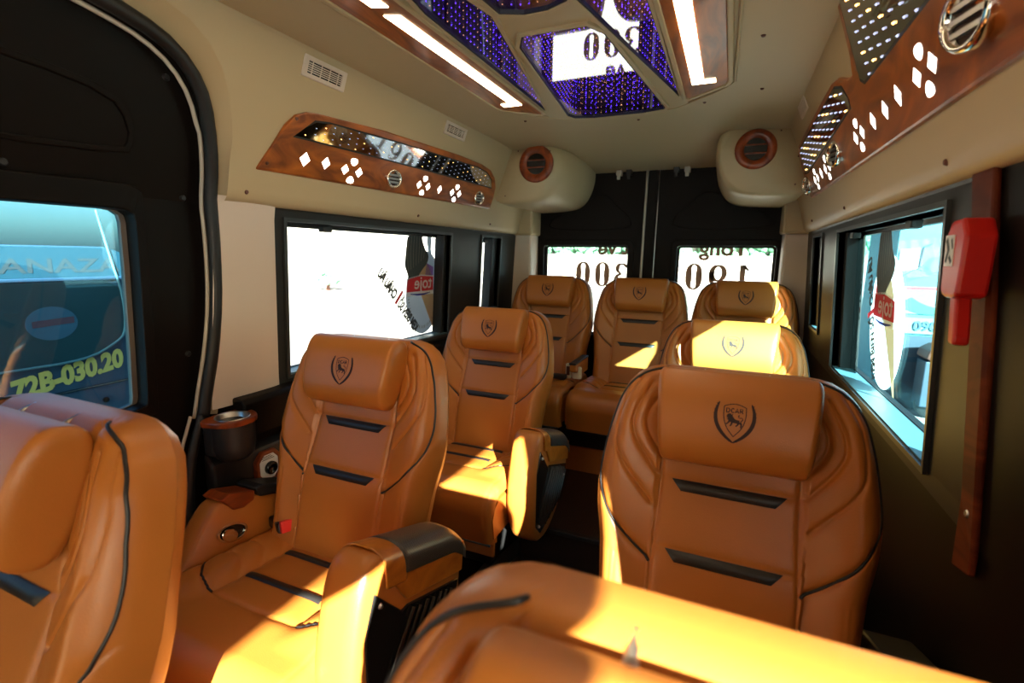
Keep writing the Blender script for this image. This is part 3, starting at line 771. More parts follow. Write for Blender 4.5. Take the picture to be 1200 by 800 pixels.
def make_wall_arm(parent, side=-1):
    """slim wall-side armrest with dark pad, wood trim and chrome oval handle facing the cushion"""
    xi, xo = side * .262, side * .335
    ol = chaikin([(.10, .535), (.07, .575), (-.06, .617), (-.15, .645), (-.195, .618), (-.285, .49), (-.33, .40), (-.32, .34), (.0, .36), (.10, .42)], 2, True)
    cy, cz = -.15, .50
    sh = lambda k: [(cy + (y - cy) * k, cz + (z - cz) * k) for y, z in ol]
    layers = [(xi, sh(.95)), (xi + side * .012, ol), (xo - side * .012, ol), (xo, sh(.95))]
    bm = bmesh.new(); R = [[bm.verts.new((x, y, z)) for y, z in p] for x, p in layers]; n = len(ol)
    for a, b in zip(R, R[1:]):
        for i in range(n): bm.faces.new((a[i], a[(i + 1) % n], b[(i + 1) % n], b[i]))
    bm.faces.new(R[0]); bm.faces.new(R[-1][::-1]); bmesh.ops.recalc_face_normals(bm, faces=bm.faces)
    body = smooth(obj('wall_armrest', bm, 'leather', parent))
    f = lambda x: (lambda p: Vector((x, p[0], p[1])))
    w = [(-.165, .648), (-.14, .656), (-.062, .632), (-.066, .606), (-.10, .598), (-.13, .605)]
    prism('wood_trim', [f(xi - side * .004)(p) for p in w], [f(xo + side * .002)(p) for p in w], 'wood_red', body, .004)
    w = [(-.064, .640), (-.04, .642), (.085, .596), (.095, .575), (.08, .568), (-.05, .608)]
    prism('armrest_pad', [f(xi - side * .008)(p) for p in w], [f(xo + side * .004)(p) for p in w], 'plastic', body, .006)
    # oval recess, chrome bezel and lever
    a = math.radians(-18); oc = (-.140, .545)
    def ov(rx, rz, n=28): return [(oc[0] + rx * math.cos(t) * math.cos(a) - rz * math.sin(t) * math.sin(a), oc[1] + rx * math.cos(t) * math.sin(a) + rz * math.sin(t) * math.cos(a)) for t in [2 * math.pi * k / n for k in range(n)]]
    b = ring_prism('chrome_bezel', ov(.046, .027), ov(.039, .021), f(xi - side * .006), f(xi + side * .004), 'chrome', body, .001)
    prism('recess', [f(xi - side * .001)(p) for p in ov(.039, .021)], [f(xi + side * .004)(p) for p in ov(.039, .021)], 'black', b)
    lv = prism('lever', [f(xi - side * .010)((p[0] * .5 - .080, (p[1] - .545) * .75 + .542)) for p in ov(.046, .025)], [f(xi - side * .001)((p[0] * .5 - .080, (p[1] - .545) * .75 + .542)) for p in ov(.046, .025)], 'chrome', b, .003)
    return body
def make_buckle(parent, x=-.195, y=-.03):
    rot = Matrix.Rotation(math.radians(-25), 3, 'Z') @ Matrix.Rotation(math.radians(-12), 3, 'Y'); org = (x, y, .525)
    bm = bmesh.new(); add_box(bm, (x - .070, y - .022, .510), (x + .032, y + .022, .542), rot, org)
    b = bevel(obj('buckle', bm, 'plastic', parent), .006)
    bm = bmesh.new(); add_box(bm, (x + .028, y - .017, .513), (x + .046, y + .017, .546), rot, org)
    bevel(obj('release_button', bm, 'redbtn', b), .003)
    return b
def make_base(parent, h=.33, deep=.30):
    bm = bmesh.new(); add_prism(bm, [Vector((-.20, -.38, h)), Vector((.20, -.38, h)), Vector((.22, .0, h)), Vector((-.22, .0, h))],
                                [Vector((-.16, -.28, .10)), Vector((.16, -.28, .10)), Vector((.2, -.02, .10)), Vector((-.2, -.02, .10))])
    bmesh.ops.recalc_face_normals(bm, faces=bm.faces)
    b = bevel(obj('seat_base', bm, 'plastic', parent), .015)
    for s in (-1, 1):
        box('floor_rail', (s * .15 - .02, -.36, 0), (s * .15 + .02, .04, .10), 'steel', b, .004)
    bm = bmesh.new(); add_box(bm, (-.235, -.40, .225), (.235, -.385, .335)); bevel(obj('front_skirt', bm, 'leather', b), .006)
    return b
def make_seat():
    r = empty('passenger_seat')
    br = make_backrest(r); make_piping(br)
    strip_on_back(.248, br); strip_on_back(.388, br)
    make_headrest(r); make_cushion(r); make_base(r)
    return r
seat0 = make_seat()
LAB = 'embroidered tan leather captain seat'
seats = [  # x, hinge y, z, aisle arm side, wall arm side, label, group, rotation
    (.495, .140, 0, 0, 0, 'nearest tan leather seat at the bottom edge of the picture, sunlit along its top', 'single seats on the right side'),
    (.500, .965, 0, 0, 1, 'large tan leather seat behind the nearest right seat, whole headrest emblem showing', 'single seats on the right side'),
    (.500, 1.870, 0, 0, 1, 'tan leather seat partly hidden behind the large right seat, sun patch on headrest left side', 'single seats on the right side'),
    (-.452, .228, 0, 0, 0, 'nearest left tan leather seat beside the sliding door, seen from its side', 'single seats on the left side'),
    (-.462, .965, 0, 1, -1, 'left tan leather seat beside the cup holder, chrome lever in its wall armrest', 'single seats on the left side'),
    (-.462, 1.850, 0, 1, 0, 'left tan leather seat in front of the rear row, with sunlit aisle armrest', 'single seats on the left side'),
    (-.532, 2.785, .11, 0, 0, 'left seat of the rear bench row, in the corner below the left air pod', 'three seats of the rear row'),
    (.014, 2.785, .11, 0, 0, 'middle seat of the rear row, between the two rear windows', 'three seats of the rear row'),
    (.555, 2.785, .11, 0, 0, 'right seat of the rear row, headrest lit by the sun', 'three seats of the rear row')]
first_aisle = first_wall = None
for i, (x, y, z, aa, wa, lab, grp) in enumerate(seats):
    r = seat0 if i == 0 else copy_tree(seat0)
    r.location = (x, y, z); tag(r, lab, 'seat', grp)
    if aa:
        arm = make_aisle_arm(r, aa); arm.location = (0, 0, -.05 if y > 1.5 else 0)
    if wa: make_wall_arm(r, wa)
    if i in (4,): make_buckle(r)
    if z:   # the rear row stands on a common plinth
        for ch in list(r.children):
            if ch.name.startswith('seat_base'):
                for g in list(ch.children): D.objects.remove(g)
                D.objects.remove(ch)
# plinth under the rear row
pl = empty('rear_seat_plinth', (0, 2.44, .15)); tag(pl, 'long low plinth under the rear row, ribbed dark mesh over a tan front board', 'plinth')
o = box('front_board', (-.80, .0, .0), (.82, .03, .145), 'leather', pl, .006)
o = box('mesh_band', (-.80, -.012, .150), (.82, .03, .235), 'mat', pl, .004)
o = box('top_rail', (-.80, -.016, .236), (.82, .03, .252), 'plastic', pl, .003)
o = box('body', (-.80, .03, .0), (.82, .50, .25), 'plastic', pl)
# folding armrest between the rear left and middle seats
ra = empty('folding_armrest', (-.262, 2.64, .60)); tag(ra, 'small tan folding armrest with dark top between the rear left and middle seats', 'armrest')
prism('armrest_body', [Vector((-.018, a, b)) for a, b in ((-.16, .13), (.10, .13), (.10, .05), (-.02, .05), (-.16, .09))], [Vector((.018, a, b)) for a, b in ((-.16, .13), (.10, .13), (.10, .05), (-.02, .05), (-.16, .09))], 'leather', ra, .008)
box('armrest_pad', (-.020, -.165, .128), (.020, .10, .138), 'plastic', ra, .004)
# belt hardware lying on the rear row
bk = empty('seat_belt_buckle', (-.280, 2.545, .640)); tag(bk, 'cream and brown belt buckle standing upright beside the rear left seat', 'buckle')
bm = bmesh.new(); add_box(bm, (-.035, -.02, .0), (-.003, .0, .085)); bevel(obj('tongue', bm, 'beltcream', bk), .008)
bm = bmesh.new(); add_box(bm, (-.029, -.024, .02), (-.010, -.018, .07)); bevel(obj('slot', bm, 'brown', bk), .003)
bm = bmesh.new(); add_box(bm, (.0, -.018, .0), (.055, .004, .07)); bevel(obj('cover', bm, 'beltcream', bk), .010)
bb = empty('black_belt_buckle', (-.34, 2.50, .640)); tag(bb, 'black belt buckle lying on the rear left cushion', 'buckle')
bm = bmesh.new(); add_box(bm, (-.06, -.02, 0), (.04, .02, .028)); bevel(obj('buckle_body', bm, 'plastic', bb), .008)
bm = bmesh.new(); add_box(bm, (-.074, -.015, .004), (-.058, .015, .025)); bevel(obj('chrome_tip', bm, 'chrome', bb), .003)

# ------------------------------------------------------------------ fittings
def plate(name, side, pts, off, th, material, parent=None, bev=None):
    f, b = S(side, off), S(side, off - th)
    return prism(name, [f(*p) for p in pts], [b(*p) for p in pts], material, parent, bev)
LW, RW = -1, 1
def diamond(y, z, a, b): return [(y - a, z), (y, z + b), (y + a, z), (y, z - b)]
def cluster(y, z, k=1.0):
    a, b, g = .018 * k, .016 * k, .030 * k
    return [diamond(y - g * 1.15, z, a, b), diamond(y + g * 1.15, z, a, b),
            chaikin([(y - a, z + g * .9), (y - a * .8, z + g * .9 + b * .8), (y + a * .8, z + g * .9 + b * .8), (y + a, z + g * .9), (y, z + g * .9 - b * .8)], 1, True),
            chaikin([(y - a, z - g * .9), (y - a * .8, z - g * .9 - b * .8), (y + a * .8, z - g * .9 - b * .8), (y + a, z - g * .9), (y, z - g * .9 + b * .8)], 1, True)]
def panel_vent(side, y, z, off, r, parent):
    """chrome ring air outlet with two louvres"""
    n = Vector((-side, -.28, -.12)).normalized(); q = Vector((0, 0, 1)).rotation_difference(n).to_matrix().to_4x4()
    mt = Matrix.Translation(S(side, off)(y, z)) @ q
    v = lathe('air_outlet', [(r, 0), (r * 1.02, .012), (r * .93, .019), (r * .80, .016), (r * .74, .004), (r * .74, 0)], 'chrome', parent, 30, mt)
    bm = bmesh.new(); bmesh.ops.create_cone(bm, cap_ends=True, segments=24, radius1=r * .76, radius2=r * .76, depth=.004, matrix=mt @ Matrix.Translation((0, 0, .002))); obj('throat', bm, 'cavity', v)
    for k in (-1, 0, 1):
        bm = bmesh.new(); hw = r * .74 * math.sqrt(max(.05, 1 - (k * .5) ** 2))
        c = mt @ Matrix.Translation((0, k * r * .38, .009)); add_box(bm, (-hw, -.0035, -.004), (hw, .0035, .004)); ax = (mt.to_3x3().inverted() @ Vector((0, 0, 1))); ang = math.atan2(ax.y, ax.x) - math.pi / 2; bmesh.ops.transform(bm, matrix=mt @ Matrix.Rotation(ang, 4, 'Z') @ Matrix.Translation((0, k * r * .38, .009)), verts=bm.verts)
        obj('louvre', bm, 'steel', v)
    return v
def led_points(poly, step_y, step_z):
    def inside(y, z):
        r = False
        for i in range(len(poly)):
            (ya, za), (yb, zb) = poly[i], poly[i - 1]
            if (za > z) != (zb > z) and y < (yb - ya) * (z - za) / (zb - za) + ya: r = not r
        return r
    ys_ = [p[0] for p in poly]; zs_ = [p[1] for p in poly]; out = []
    y = min(ys_); i = 0
    while y < max(ys_):
        z = min(zs_) + (i % 2) * step_z / 2
        while z < max(zs_):
            if inside(y, z) and inside(y - step_y * .5, z) and inside(y + step_y * .5, z): out.append((y, z))
            z += step_z
        y += step_y; i += 1
    return out
def add_dot(bm, c, r):
    v = [bm.verts.new(c + Vector(d) * r) for d in ((1, 0, 0), (-1, 0, 0), (0, 1, 0), (0, -1, 0), (0, 0, 1), (0, 0, -1))]
    for a, b, c_ in ((0, 2, 4), (2, 1, 4), (1, 3, 4), (3, 0, 4), (2, 0, 5), (1, 2, 5), (3, 1, 5), (0, 3, 5)): bm.faces.new((v[a], v[b], v[c_]))
def led_group(name, pts, m, parent, r):
    bm = bmesh.new()
    for p in pts: add_dot(bm, p, r)
    o = obj(name, bm, m, parent); o['kind'] = 'stuff'; return o
def overhead_panel(side, outline, mirrors, dias, vents, label, dotr=.0017, step=.020, stepz=.014):
    r = empty('overhead_panel'); tag(r, label, 'panel', None)
    w = plate('wood_board', side, outline, .018, .022, 'wood', r, .006)
    for mi in mirrors:
        cy = sum(p[0] for p in mi) / len(mi); cz = sum(p[1] for p in mi) / len(mi)
        big = [(y + (.006 if y > cy else -.006), z + (.005 if z > cz else -.005)) for y, z in mi]
        rim = plate('mirror_rim', side, big, .0185, .01, 'rubber', r)
        mr = plate('mirror', side, mi, .0195, .006, 'mirror', r)
        pts = led_points(mi, step, stepz)
        f = S(side, .0212); random.seed(3)
        cool = [Vector(f(y, z)) for k, (y, z) in enumerate(pts) if (k * 7) % 5]; warm = [Vector(f(y, z)) for k, (y, z) in enumerate(pts) if not (k * 7) % 5]
        led_group('cool_leds', cool, 'ledcool', mr, dotr); led_group('amber_leds', warm, 'ledamber', mr, dotr * 1.1)
    for d in dias: plate('lit_cutout', side, d, .0187, .002, 'ledwhite', r)
    for y, z, rr in vents: panel_vent(side, y, z, .018, rr, r)
    for y, z in ((outline[0][0] + .03, outline[0][1] + .02), (outline[3][0], outline[3][1] - .012), (outline[-1][0] - .03, outline[-1][1] + .02)):
        plug(S(side, .020)(y, z), (-side, 0, 0), .0055, r, 'brown')
    return r
outL = [(1.030, 1.532), (1.069, 1.601), (1.102, 1.664), (1.130, 1.696), (1.165, 1.711), (1.209, 1.717), (1.504, 1.735), (2.042, 1.748), (2.27, 1.744), (2.37, 1.734), (2.44, 1.706), (2.483, 1.664), (2.497, 1.61), (2.497, 1.552)]
mirL = [(1.135, 1.640), (1.167, 1.668), (1.203, 1.690), (1.26, 1.698), (1.614, 1.711), (2.221, 1.722), (2.33, 1.714), (2.40, 1.688), (2.43, 1.656), (1.82, 1.651), (1.406, 1.645)]
dL = [diamond(1.189, 1.584, .020, .020), diamond(1.275, 1.587, .018, .018)] + cluster(1.398, 1.582) + cluster(1.831, 1.589, .95) + [diamond(1.957, 1.589, .016, .017)] + cluster(2.099, 1.589, .95)
overhead_panel(-1, outL, [mirL], dL, [(1.618, 1.588, .034), (2.318, 1.592, .034)], 'wooden overhead panel on the left wall with mirror strip and lit diamond cutouts', .0015, .036, .017)
outR = [(2.525, 1.562), (2.535, 1.60), (2.52, 1.68), (2.49, 1.745), (2.43, 1.765), (2.29, 1.770), (1.68, 1.778), (1.60, 1.768), (1.53, 1.742), (1.48, 1.735), (1.455, 1.77), (1.43, 1.880), (.20, 1.880), (.20, 1.540)]
mR1 = [(1.66, 1.757), (1.59, 1.738), (1.560, 1.705), (1.57, 1.684), (2.40, 1.652), (2.475, 1.66), (2.475, 1.70), (2.42, 1.745)]
mR2 = [(1.425, 1.71), (1.400, 1.872), (.25, 1.872), (.25, 1.695), (1.40, 1.695)]
dR = cluster(1.095, 1.616, 1.05) + [diamond(1.239, 1.617, .018, .020), diamond(1.331, 1.614, .018, .019), diamond(1.428, 1.615, .018, .019)] + cluster(1.567, 1.614) + cluster(2.035, 1.610, 1.0) + [diamond(2.157, 1.610, .018, .018)] + cluster(2.276, 1.606, .95) + cluster(.60, 1.61)
overhead_panel(1, outR, [mR1, mR2], dR, [(.897, 1.622, .044), (1.842, 1.620, .038), (2.46, 1.608, .034)], 'long wooden overhead panel on the right wall with two beaded mirror strips and lit diamonds', .0030, .050, .022)

# small rectangular grilles in the cream walls
def wall_grille(side, ya, yb, za, zb, label):
    r = empty('wall_grille'); tag(r, label, 'vent', 'small grilles high on the cream walls')
    o = [(ya, za), (yb, za), (yb, zb), (ya, zb)]; k = .011; i = [(ya + k * 1.6, za + k), (yb - k * 1.6, za + k), (yb - k * 1.6, zb - k), (ya + k * 1.6, zb - k)]
    ring_prism('frame', o, i, S(side, .010), S(side, .0), 'pale', r, .002)
    plate('recess', side, i, .006, .003, 'black', r)  # black plate stands in for the shade behind the louvres
    n = 6
    for j in range(1, n):
        z = za + k + (zb - za - 2 * k) * j / n; plate('louvre', side, [(ya + k, z - .0011), (yb - k, z - .0011), (yb - k, z + .0011), (ya + k, z + .0011)], .0085, .002, 'pale', r)
    for j in range(1, 5):
        y = ya + (yb - ya) * j / 5; plate('divider', side, [(y - .0012, za + k), (y + .0012, za + k), (y + .0012, zb - k), (y - .0012, zb - k)], .009, .002, 'pale', r)
wall_grille(-1, 1.125, 1.292, 1.797, 1.850, 'cream louvred grille above the left overhead panel, nearer the sliding door')
wall_grille(-1, 1.880, 2.055, 1.806, 1.855, 'cream louvred grille high on the left wall near the rear air pod')
wall_grille(1, 2.10, 2.26, 1.825, 1.875, 'cream louvred grille high on the right wall above the beaded panel')

# ceiling lights and mirror rose
CZ = 1.872
def flat(name, pts, z, th, m, parent, bev=None):
    return prism(name, [Vector((x, y, z)) for x, y in pts], [Vector((x, y, z - th)) for x, y in pts], m, parent, bev)
# raised cream bed that the lights and mirrors sit in
bed = empty('ceiling_light_bed', (0, .8, CZ)); tag(bed, 'raised cream ceiling moulding that frames the mirrors and light strips', 'ceiling moulding')
for s in (-1, 1):
    r = empty('ceiling_light', (0, 0, 0)); tag(r, 'wood-framed warm light strip on the %s side of the ceiling mirrors' % ('left' if s < 0 else 'right'), 'light', 'ceiling light strips')
    w = [(s * .275, .05), (s * .415, .05), (s * .415, 1.84), (s * .405, 1.875), (s * .285, 1.985), (s * .275, 1.975)]
    flat('wood_frame', w, CZ + .004, .010, 'wood', r, .003)
    a, b = s * .305, s * .343
    flat('light_strip', [(a, 1.075), (b, 1.060), (b, 1.80), (s * .378, 1.80), (s * .378, 1.835), (a, 1.835)], CZ - .0062, .002, 'striplight', r)
    flat('light_strip', [(a, .30), (b, .30), (b, 1.015), (a, 1.03)], CZ - .0062, .002, 'striplight', r)
    out = [(s * .262, .04), (s * .430, .04), (s * .430, 1.845), (s * .418, 1.885), (s * .288, 2.005), (s * .262, 1.99)]
    inn = [(s * .275, .05), (s * .415, .05), (s * .415, 1.84), (s * .405, 1.875), (s * .285, 1.985), (s * .275, 1.975)]
    ring_prism('rim', out, inn, lambda p: Vector((p[0], p[1], CZ - .009)), lambda p: Vector((p[0], p[1], CZ + .012)), 'cream', r, .003)
MIRS = []
def inset(pts, d):
    cx = sum(p[0] for p in pts) / len(pts); cy = sum(p[1] for p in pts) / len(pts); o = []
    n = len(pts)
    for i in range(n):
        a, b, c = pts[i - 1], pts[i], pts[(i + 1) % n]
        def nrm(p, q):
            dx, dy = q[0] - p[0], q[1] - p[1]; l = math.hypot(dx, dy) or 1; nx, ny = -dy / l, dx / l
            if (cx - p[0]) * nx + (cy - p[1]) * ny < 0: nx, ny = -nx, -ny
            return nx, ny
        n1, n2 = nrm(a, b), nrm(b, c); k = 1 + n1[0] * n2[0] + n1[1] * n2[1]; k = max(k, .5)
        o.append((b[0] + (n1[0] + n2[0]) * d / k, b[1] + (n1[1] + n2[1]) * d / k))
    return o
def ceiling_mirror(pts, label):
    MIRS.append(pts); r = empty('ceiling_mirror', (0, 0, 0)); tag(r, label, 'mirror', 'mirrors of the ceiling rose')
    ring_prism('rim', inset(pts, -.012), pts, lambda p: Vector((p[0], p[1], CZ - .006)), lambda p: Vector((p[0], p[1], CZ + .03)), 'cream', r, .002)
    ring_prism('gasket', pts, inset(pts, .004), lambda p: Vector((p[0], p[1], CZ - .004)), lambda p: Vector((p[0], p[1], CZ + .012)), 'rubber', r)
    flat('half_mirror', pts, CZ + .004, .003, 'halfmirror', r)
    # dark well above the glass, dots stacked in it imitate repeated led reflections
    bm = bmesh.new(); H = .20; a = [bm.verts.new((x, y, CZ + .004)) for x, y in pts]; b = [bm.verts.new((x, y, CZ + H)) for x, y in pts]; n = len(pts)
    for i in range(n): bm.faces.new((a[i], a[(i + 1) % n], b[(i + 1) % n], b[i]))
    bm.faces.new(b); bmesh.ops.recalc_face_normals(bm, faces=bm.faces); obj('well', bm, 'cavity', r)
    V_, A_ = [], []
    edge = inset(pts, .014); per = resample(edge, int(sum(math.dist(edge[i], edge[i - 1]) for i in range(n)) / .021), True)
    for k, (x, y) in enumerate(per):
        for j in range(9): (A_ if k % 4 == 0 else V_).append(Vector((x, y, CZ + .012 + j * .020)))
    field = led_points(inset(pts, .03), .046, .046)
    for k, (x, y) in enumerate(field):
        for j in range(6 + (k * 5) % 3): (A_ if k % 3 == 0 else V_).append(Vector((x, y, CZ + .02 + j * .022)))
    led_group('violet_leds_and_reflections', V_, 'ledblue', r, .0021); led_group('amber_leds', A_, 'ledamber', r, .0019)  # deeper dots are led reflections made as glowing geometry
ceiling_mirror(chaikin([(-.082, 1.297), (.092, 1.300)], 0) + [(.125, 1.36), (.192, 2.07), (.185, 2.095), (.10, 2.118), (-.10, 2.118), (-.175, 2.095), (-.192, 2.05), (-.115, 1.36)], 'rear middle ceiling mirror, widest one, reflecting the rear window numbers')
ceiling_mirror([(-.105, 1.165), (-.125, 1.06), (-.215, .955), (-.232, .98), (-.250, 1.10), (-.252, 1.955)], 'left ceiling mirror, a long wedge beside the left light strip')
ceiling_mirror([(.105, 1.165), (.125, 1.06), (.215, .955), (.236, .98), (.252, 1.10), (.253, 1.955)], 'right ceiling mirror, a long wedge beside the right light strip')
ceiling_mirror([(-.085, 1.165), (-.095, 1.06), (-.17, .93), (-.17, .80), (.17, .80), (.17, .93), (.095, 1.06), (.085, 1.165), (.03, 1.19), (-.03, 1.19)], 'front middle ceiling mirror, cut off by the top edge of the picture')
bm = bmesh.new(); edges = []
for lp in [[(-.275, .69), (.275, .69), (.275, 2.16), (-.275, 2.16)]] + [inset(p, -.004) for p in MIRS]:
    vs = [bm.verts.new((x, y, CZ + .002)) for x, y in lp]
    edges += [bm.edges.new((vs[i], vs[(i + 1) % len(vs)])) for i in range(len(vs))]
bmesh.ops.triangle_fill(bm, edges=edges, use_beauty=True)
o = obj('spokes', bm, 'cream', bed); o.location = (0, -.8, -CZ)
bmx = [(-.445, -.2), (.445, -.2), (.445, 1.86), (.40, 1.95), (.29, 2.06), (.20, 2.14), (-.20, 2.14), (-.29, 2.06), (-.40, 1.95), (-.445, 1.86)]
tubep = [Vector((x, y, CZ + .004)) for x, y in chaikin(bmx, 1, True)]
bm = bmesh.new(); add_tube(bm, tubep, .005, 8, closed=True); o = smooth(obj('moulding_edge', bm, 'cream', bed)); o.location = (0, -.8, -CZ)

# rear corner air pods
def pod(s, label):
    r = empty('air_pod'); tag(r, label, 'air duct pod', 'corner air pods below the rear ceiling')
    lay = [(2.550, .47, .02), (2.556, .44, .010), (2.575, .41, .004), (2.62, .385, 0), (2.72, .36, 0), (2.88, .342, 0), (3.10, .332, 0)] if s < 0 else \
          [(2.550, .385, .014), (2.556, .37, .006), (2.575, .36, 0), (2.72, .355, 0), (3.10, .35, 0)]
    bm = bmesh.new(); R = []
    for y, xi, sh in lay:
        o_ = chaikin([(.80, 1.895), (xi + .03, 1.895), (xi, 1.80), (xi + .022, 1.69), (xi + .07, 1.612 + sh), (xi + .15, 1.582 + sh), (.80, 1.572 + sh)], 2, True)
        R.append([bm.verts.new((s * x, y, z)) for x, z in o_])
    n = len(R[0])
    for a, b in zip(R, R[1:]):
        for i in range(n): bm.faces.new((a[i], a[(i + 1) % n], b[(i + 1) % n], b[i]))
    bm.faces.new(R[0]); bmesh.ops.recalc_face_normals(bm, faces=bm.faces)
    body = smooth(obj('shell', bm, 'cream', r))
    vx_, vz = (-.520 if s < 0 else .530), 1.783
    mt = Matrix.Translation((vx_, 2.550, vz)) @ Matrix.Rotation(math.pi / 2, 4, 'X')
    R0 = .096 if s < 0 else .086
    v = lathe('wooden_outlet', [(R0, -.004), (R0, .006), (R0 * .92, .012), (R0 * .60, .010), (R0 * .54, .002), (R0 * .54, -.004)], 'wood_red', body, 36, mt)
    bm = bmesh.new(); bmesh.ops.create_cone(bm, cap_ends=True, segments=28, radius1=R0 * .56, radius2=R0 * .56, depth=.004, matrix=mt @ Matrix.Translation((0, 0, .001))); obj('throat', bm, 'black', v)
    for k in (-1, 1):
        box('louvre', (vx_ - R0 * .5, 2.538, vz + k * .018 - .003), (vx_ + R0 * .5, 2.548, vz + k * .018 + .003), 'wood_red', v, .001)
    for x, z in ((.625, 1.855), (.45, 1.845), (.70, 1.625)): plug((s * x, 2.552 + (.008 if x < .5 else 0), z), (0, -1, 0), .006, body, 'brown')
pod(-1, 'cream air pod with round wooden outlet in the left rear corner')
pod(1, 'cream air pod with round wooden outlet in the right rear corner')

# left wall: ledge, cup holder, power socket
lg = empty('wall_ledge', (-.86, .86, .86)); tag(lg, 'dark ledge running under the left window behind the cup holder', 'ledge')
pr = [(0, -.135), (.045, -.13), (.060, -.10), (.062, .0), (.050, .012), (0, .016)]
prism('ledge_body', [Vector((x, .09, z)) for x, z in pr], [Vector((x, 2.2, z)) for x, z in pr], 'dark', lg, .006)
prism('lower_moulding', [Vector((x, .0, z)) for x, z in ((-.01, -.80), (.035, -.80), (.03, -.16), (-.01, -.13))], [Vector((x, .28, z)) for x, z in ((-.01, -.80), (.035, -.80), (.03, -.16), (-.01, -.13))], 'plastic', lg, .008)
ch = empty('cup_holder', (-.795, .905, .715)); tag(ch, 'black cup holder with wooden rim and steel cup beside the sliding door', 'cup holder'); ch.scale = (.9, .9, .9)
prof = [(.0, 0), (.040, .003), (.058, .02), (.064, .05), (.066, .125)]
lathe('holder_body', prof, 'plastic', ch, 32)
box('bracket', (-.055, -.065, .02), (-.0, .066, .125), 'plastic', ch, .012)
rimo = chaikin([(-.06, -.085), (.02, -.075), (.062, -.045), (.072, 0), (.062, .045), (.02, .075), (-.06, .085)], 2, True)
rimo = resample(rimo, 36, True); rimi = circle(.004, 0, .047, 36)
a0 = min(range(36), key=lambda i: math.hypot(rimo[i][0] - .072, rimo[i][1])); rimo = rimo[a0:] + rimo[:a0]
if rimo[5][1] < 0: rimi = [(x, -y) for x, y in rimi]
ring_prism('wooden_rim', rimo, rimi, lambda p: Vector((p[0], p[1], .140)), lambda p: Vector((p[0], p[1], .122)), 'wood_red', ch, .004)
lathe('steel_cup', [(0, .06), (.040, .062), (.044, .075), (.046, .140), (.051, .143), (.052, .138)], 'steel', ch, 32, Matrix.Translation((.004, 0, 0)))
sk = empty('power_socket', (-.826, 1.033, .635)); tag(sk, 'wood-framed white socket plate with round black cap below the cup holder', 'socket')
f = lambda o: (lambda p: Vector((o, p[0], p[1])))
oo = chaikin([(-.046, -.052), (.046, -.052), (.046, .052), (-.046, .052)], 1, True); ii = chaikin([(-.034, -.040), (.034, -.040), (.034, .040), (-.034, .040)], 1, True)
ring_prism('wooden_frame', oo, ii, f(.012), f(-.03), 'wood_red', sk, .003)
prism('plate', [f(.009)(p) for p in ii], [f(-.02)(p) for p in ii], 'white', sk)
mt = Matrix.Translation((.009, .004, -.006)) @ Matrix.Rotation(math.pi / 2, 4, 'Y')
lathe('cap', [(.021, 0), (.021, .008), (.017, .012), (.012, .012), (.010, .008), (0, .008)], 'black', sk, 24, mt)
for j in range(3): box('print_line', (.0088, -.024, .024 + j * .005), (.0096, .020 - j * .006, .0258 + j * .005), 'plastic', sk)

# right wall: red emergency hammer on a wooden strip
ws = empty('wooden_strip'); tag(ws, 'tall dark wooden strip running down the right wall beside the window', 'trim strip')
st_ = [(1.058, 1.44), (.980, 1.44), (.950, 1.2), (.925, .85), (.923, .815), (.985, .80), (.990, .92), (1.02, 1.2)]
plate('board', 1, st_, .012, .010, 'wood_satin', ws, .004)
plug(S(1, .014)(.955, .905), (-1, 0, 0), .008, ws, 'steel')
hm = empty('emergency_hammer', S(1, .020)(.968, 1.287)); tag(hm, 'red emergency hammer in its holder on the wooden strip by the right window', 'hammer'); hm.scale = (.8, .82, .95)
hd = chaikin([(-.040, -.032), (-.030, -.045), (.030, -.045), (.042, -.028), (.056, .078), (-.040, .083)], 1, True)
b = prism('holder', [Vector((-.048, y, z)) for y, z in hd], [Vector((.0, y, z)) for y, z in hd], 'red', hm, .006)
hn = [(.012, -.04), (-.018, -.04), (-.036, -.105), (-.036, -.118), (-.012, -.118), (-.008, -.105)]
p = prism('handle', [Vector((-.040, y, z)) for y, z in hn], [Vector((-.014, y, z)) for y, z in hn], 'red', hm, .005)
pw = [(.046, .056), (.004, .056), (-.004, .006), (.034, .006)]
p = prism('picture_label', [Vector((-.0492, y, z)) for y, z in pw], [Vector((-.048, y, z)) for y, z in pw], 'white', b)
bm = bmesh.new(); g = lambda y, z: Vector((-.0496, y, z))
stroke2d(bm, [(.036, .050), (.022, .032), (.028, .012)], .010, g); stroke2d(bm, [(.014, .050), (.004, .034)], .006, g); stroke2d(bm, [(.016, .022), (.002, .012)], .007, g)
obj('print', bm, 'decal_dark', p)
pj = box('pin', (-.012, .064, -.02), (0, .072, 0), 'steel', hm)

# ------------------------------------------------------------------ lettering on the glass
def glass_side(side, off=-.062): return S(side, off)
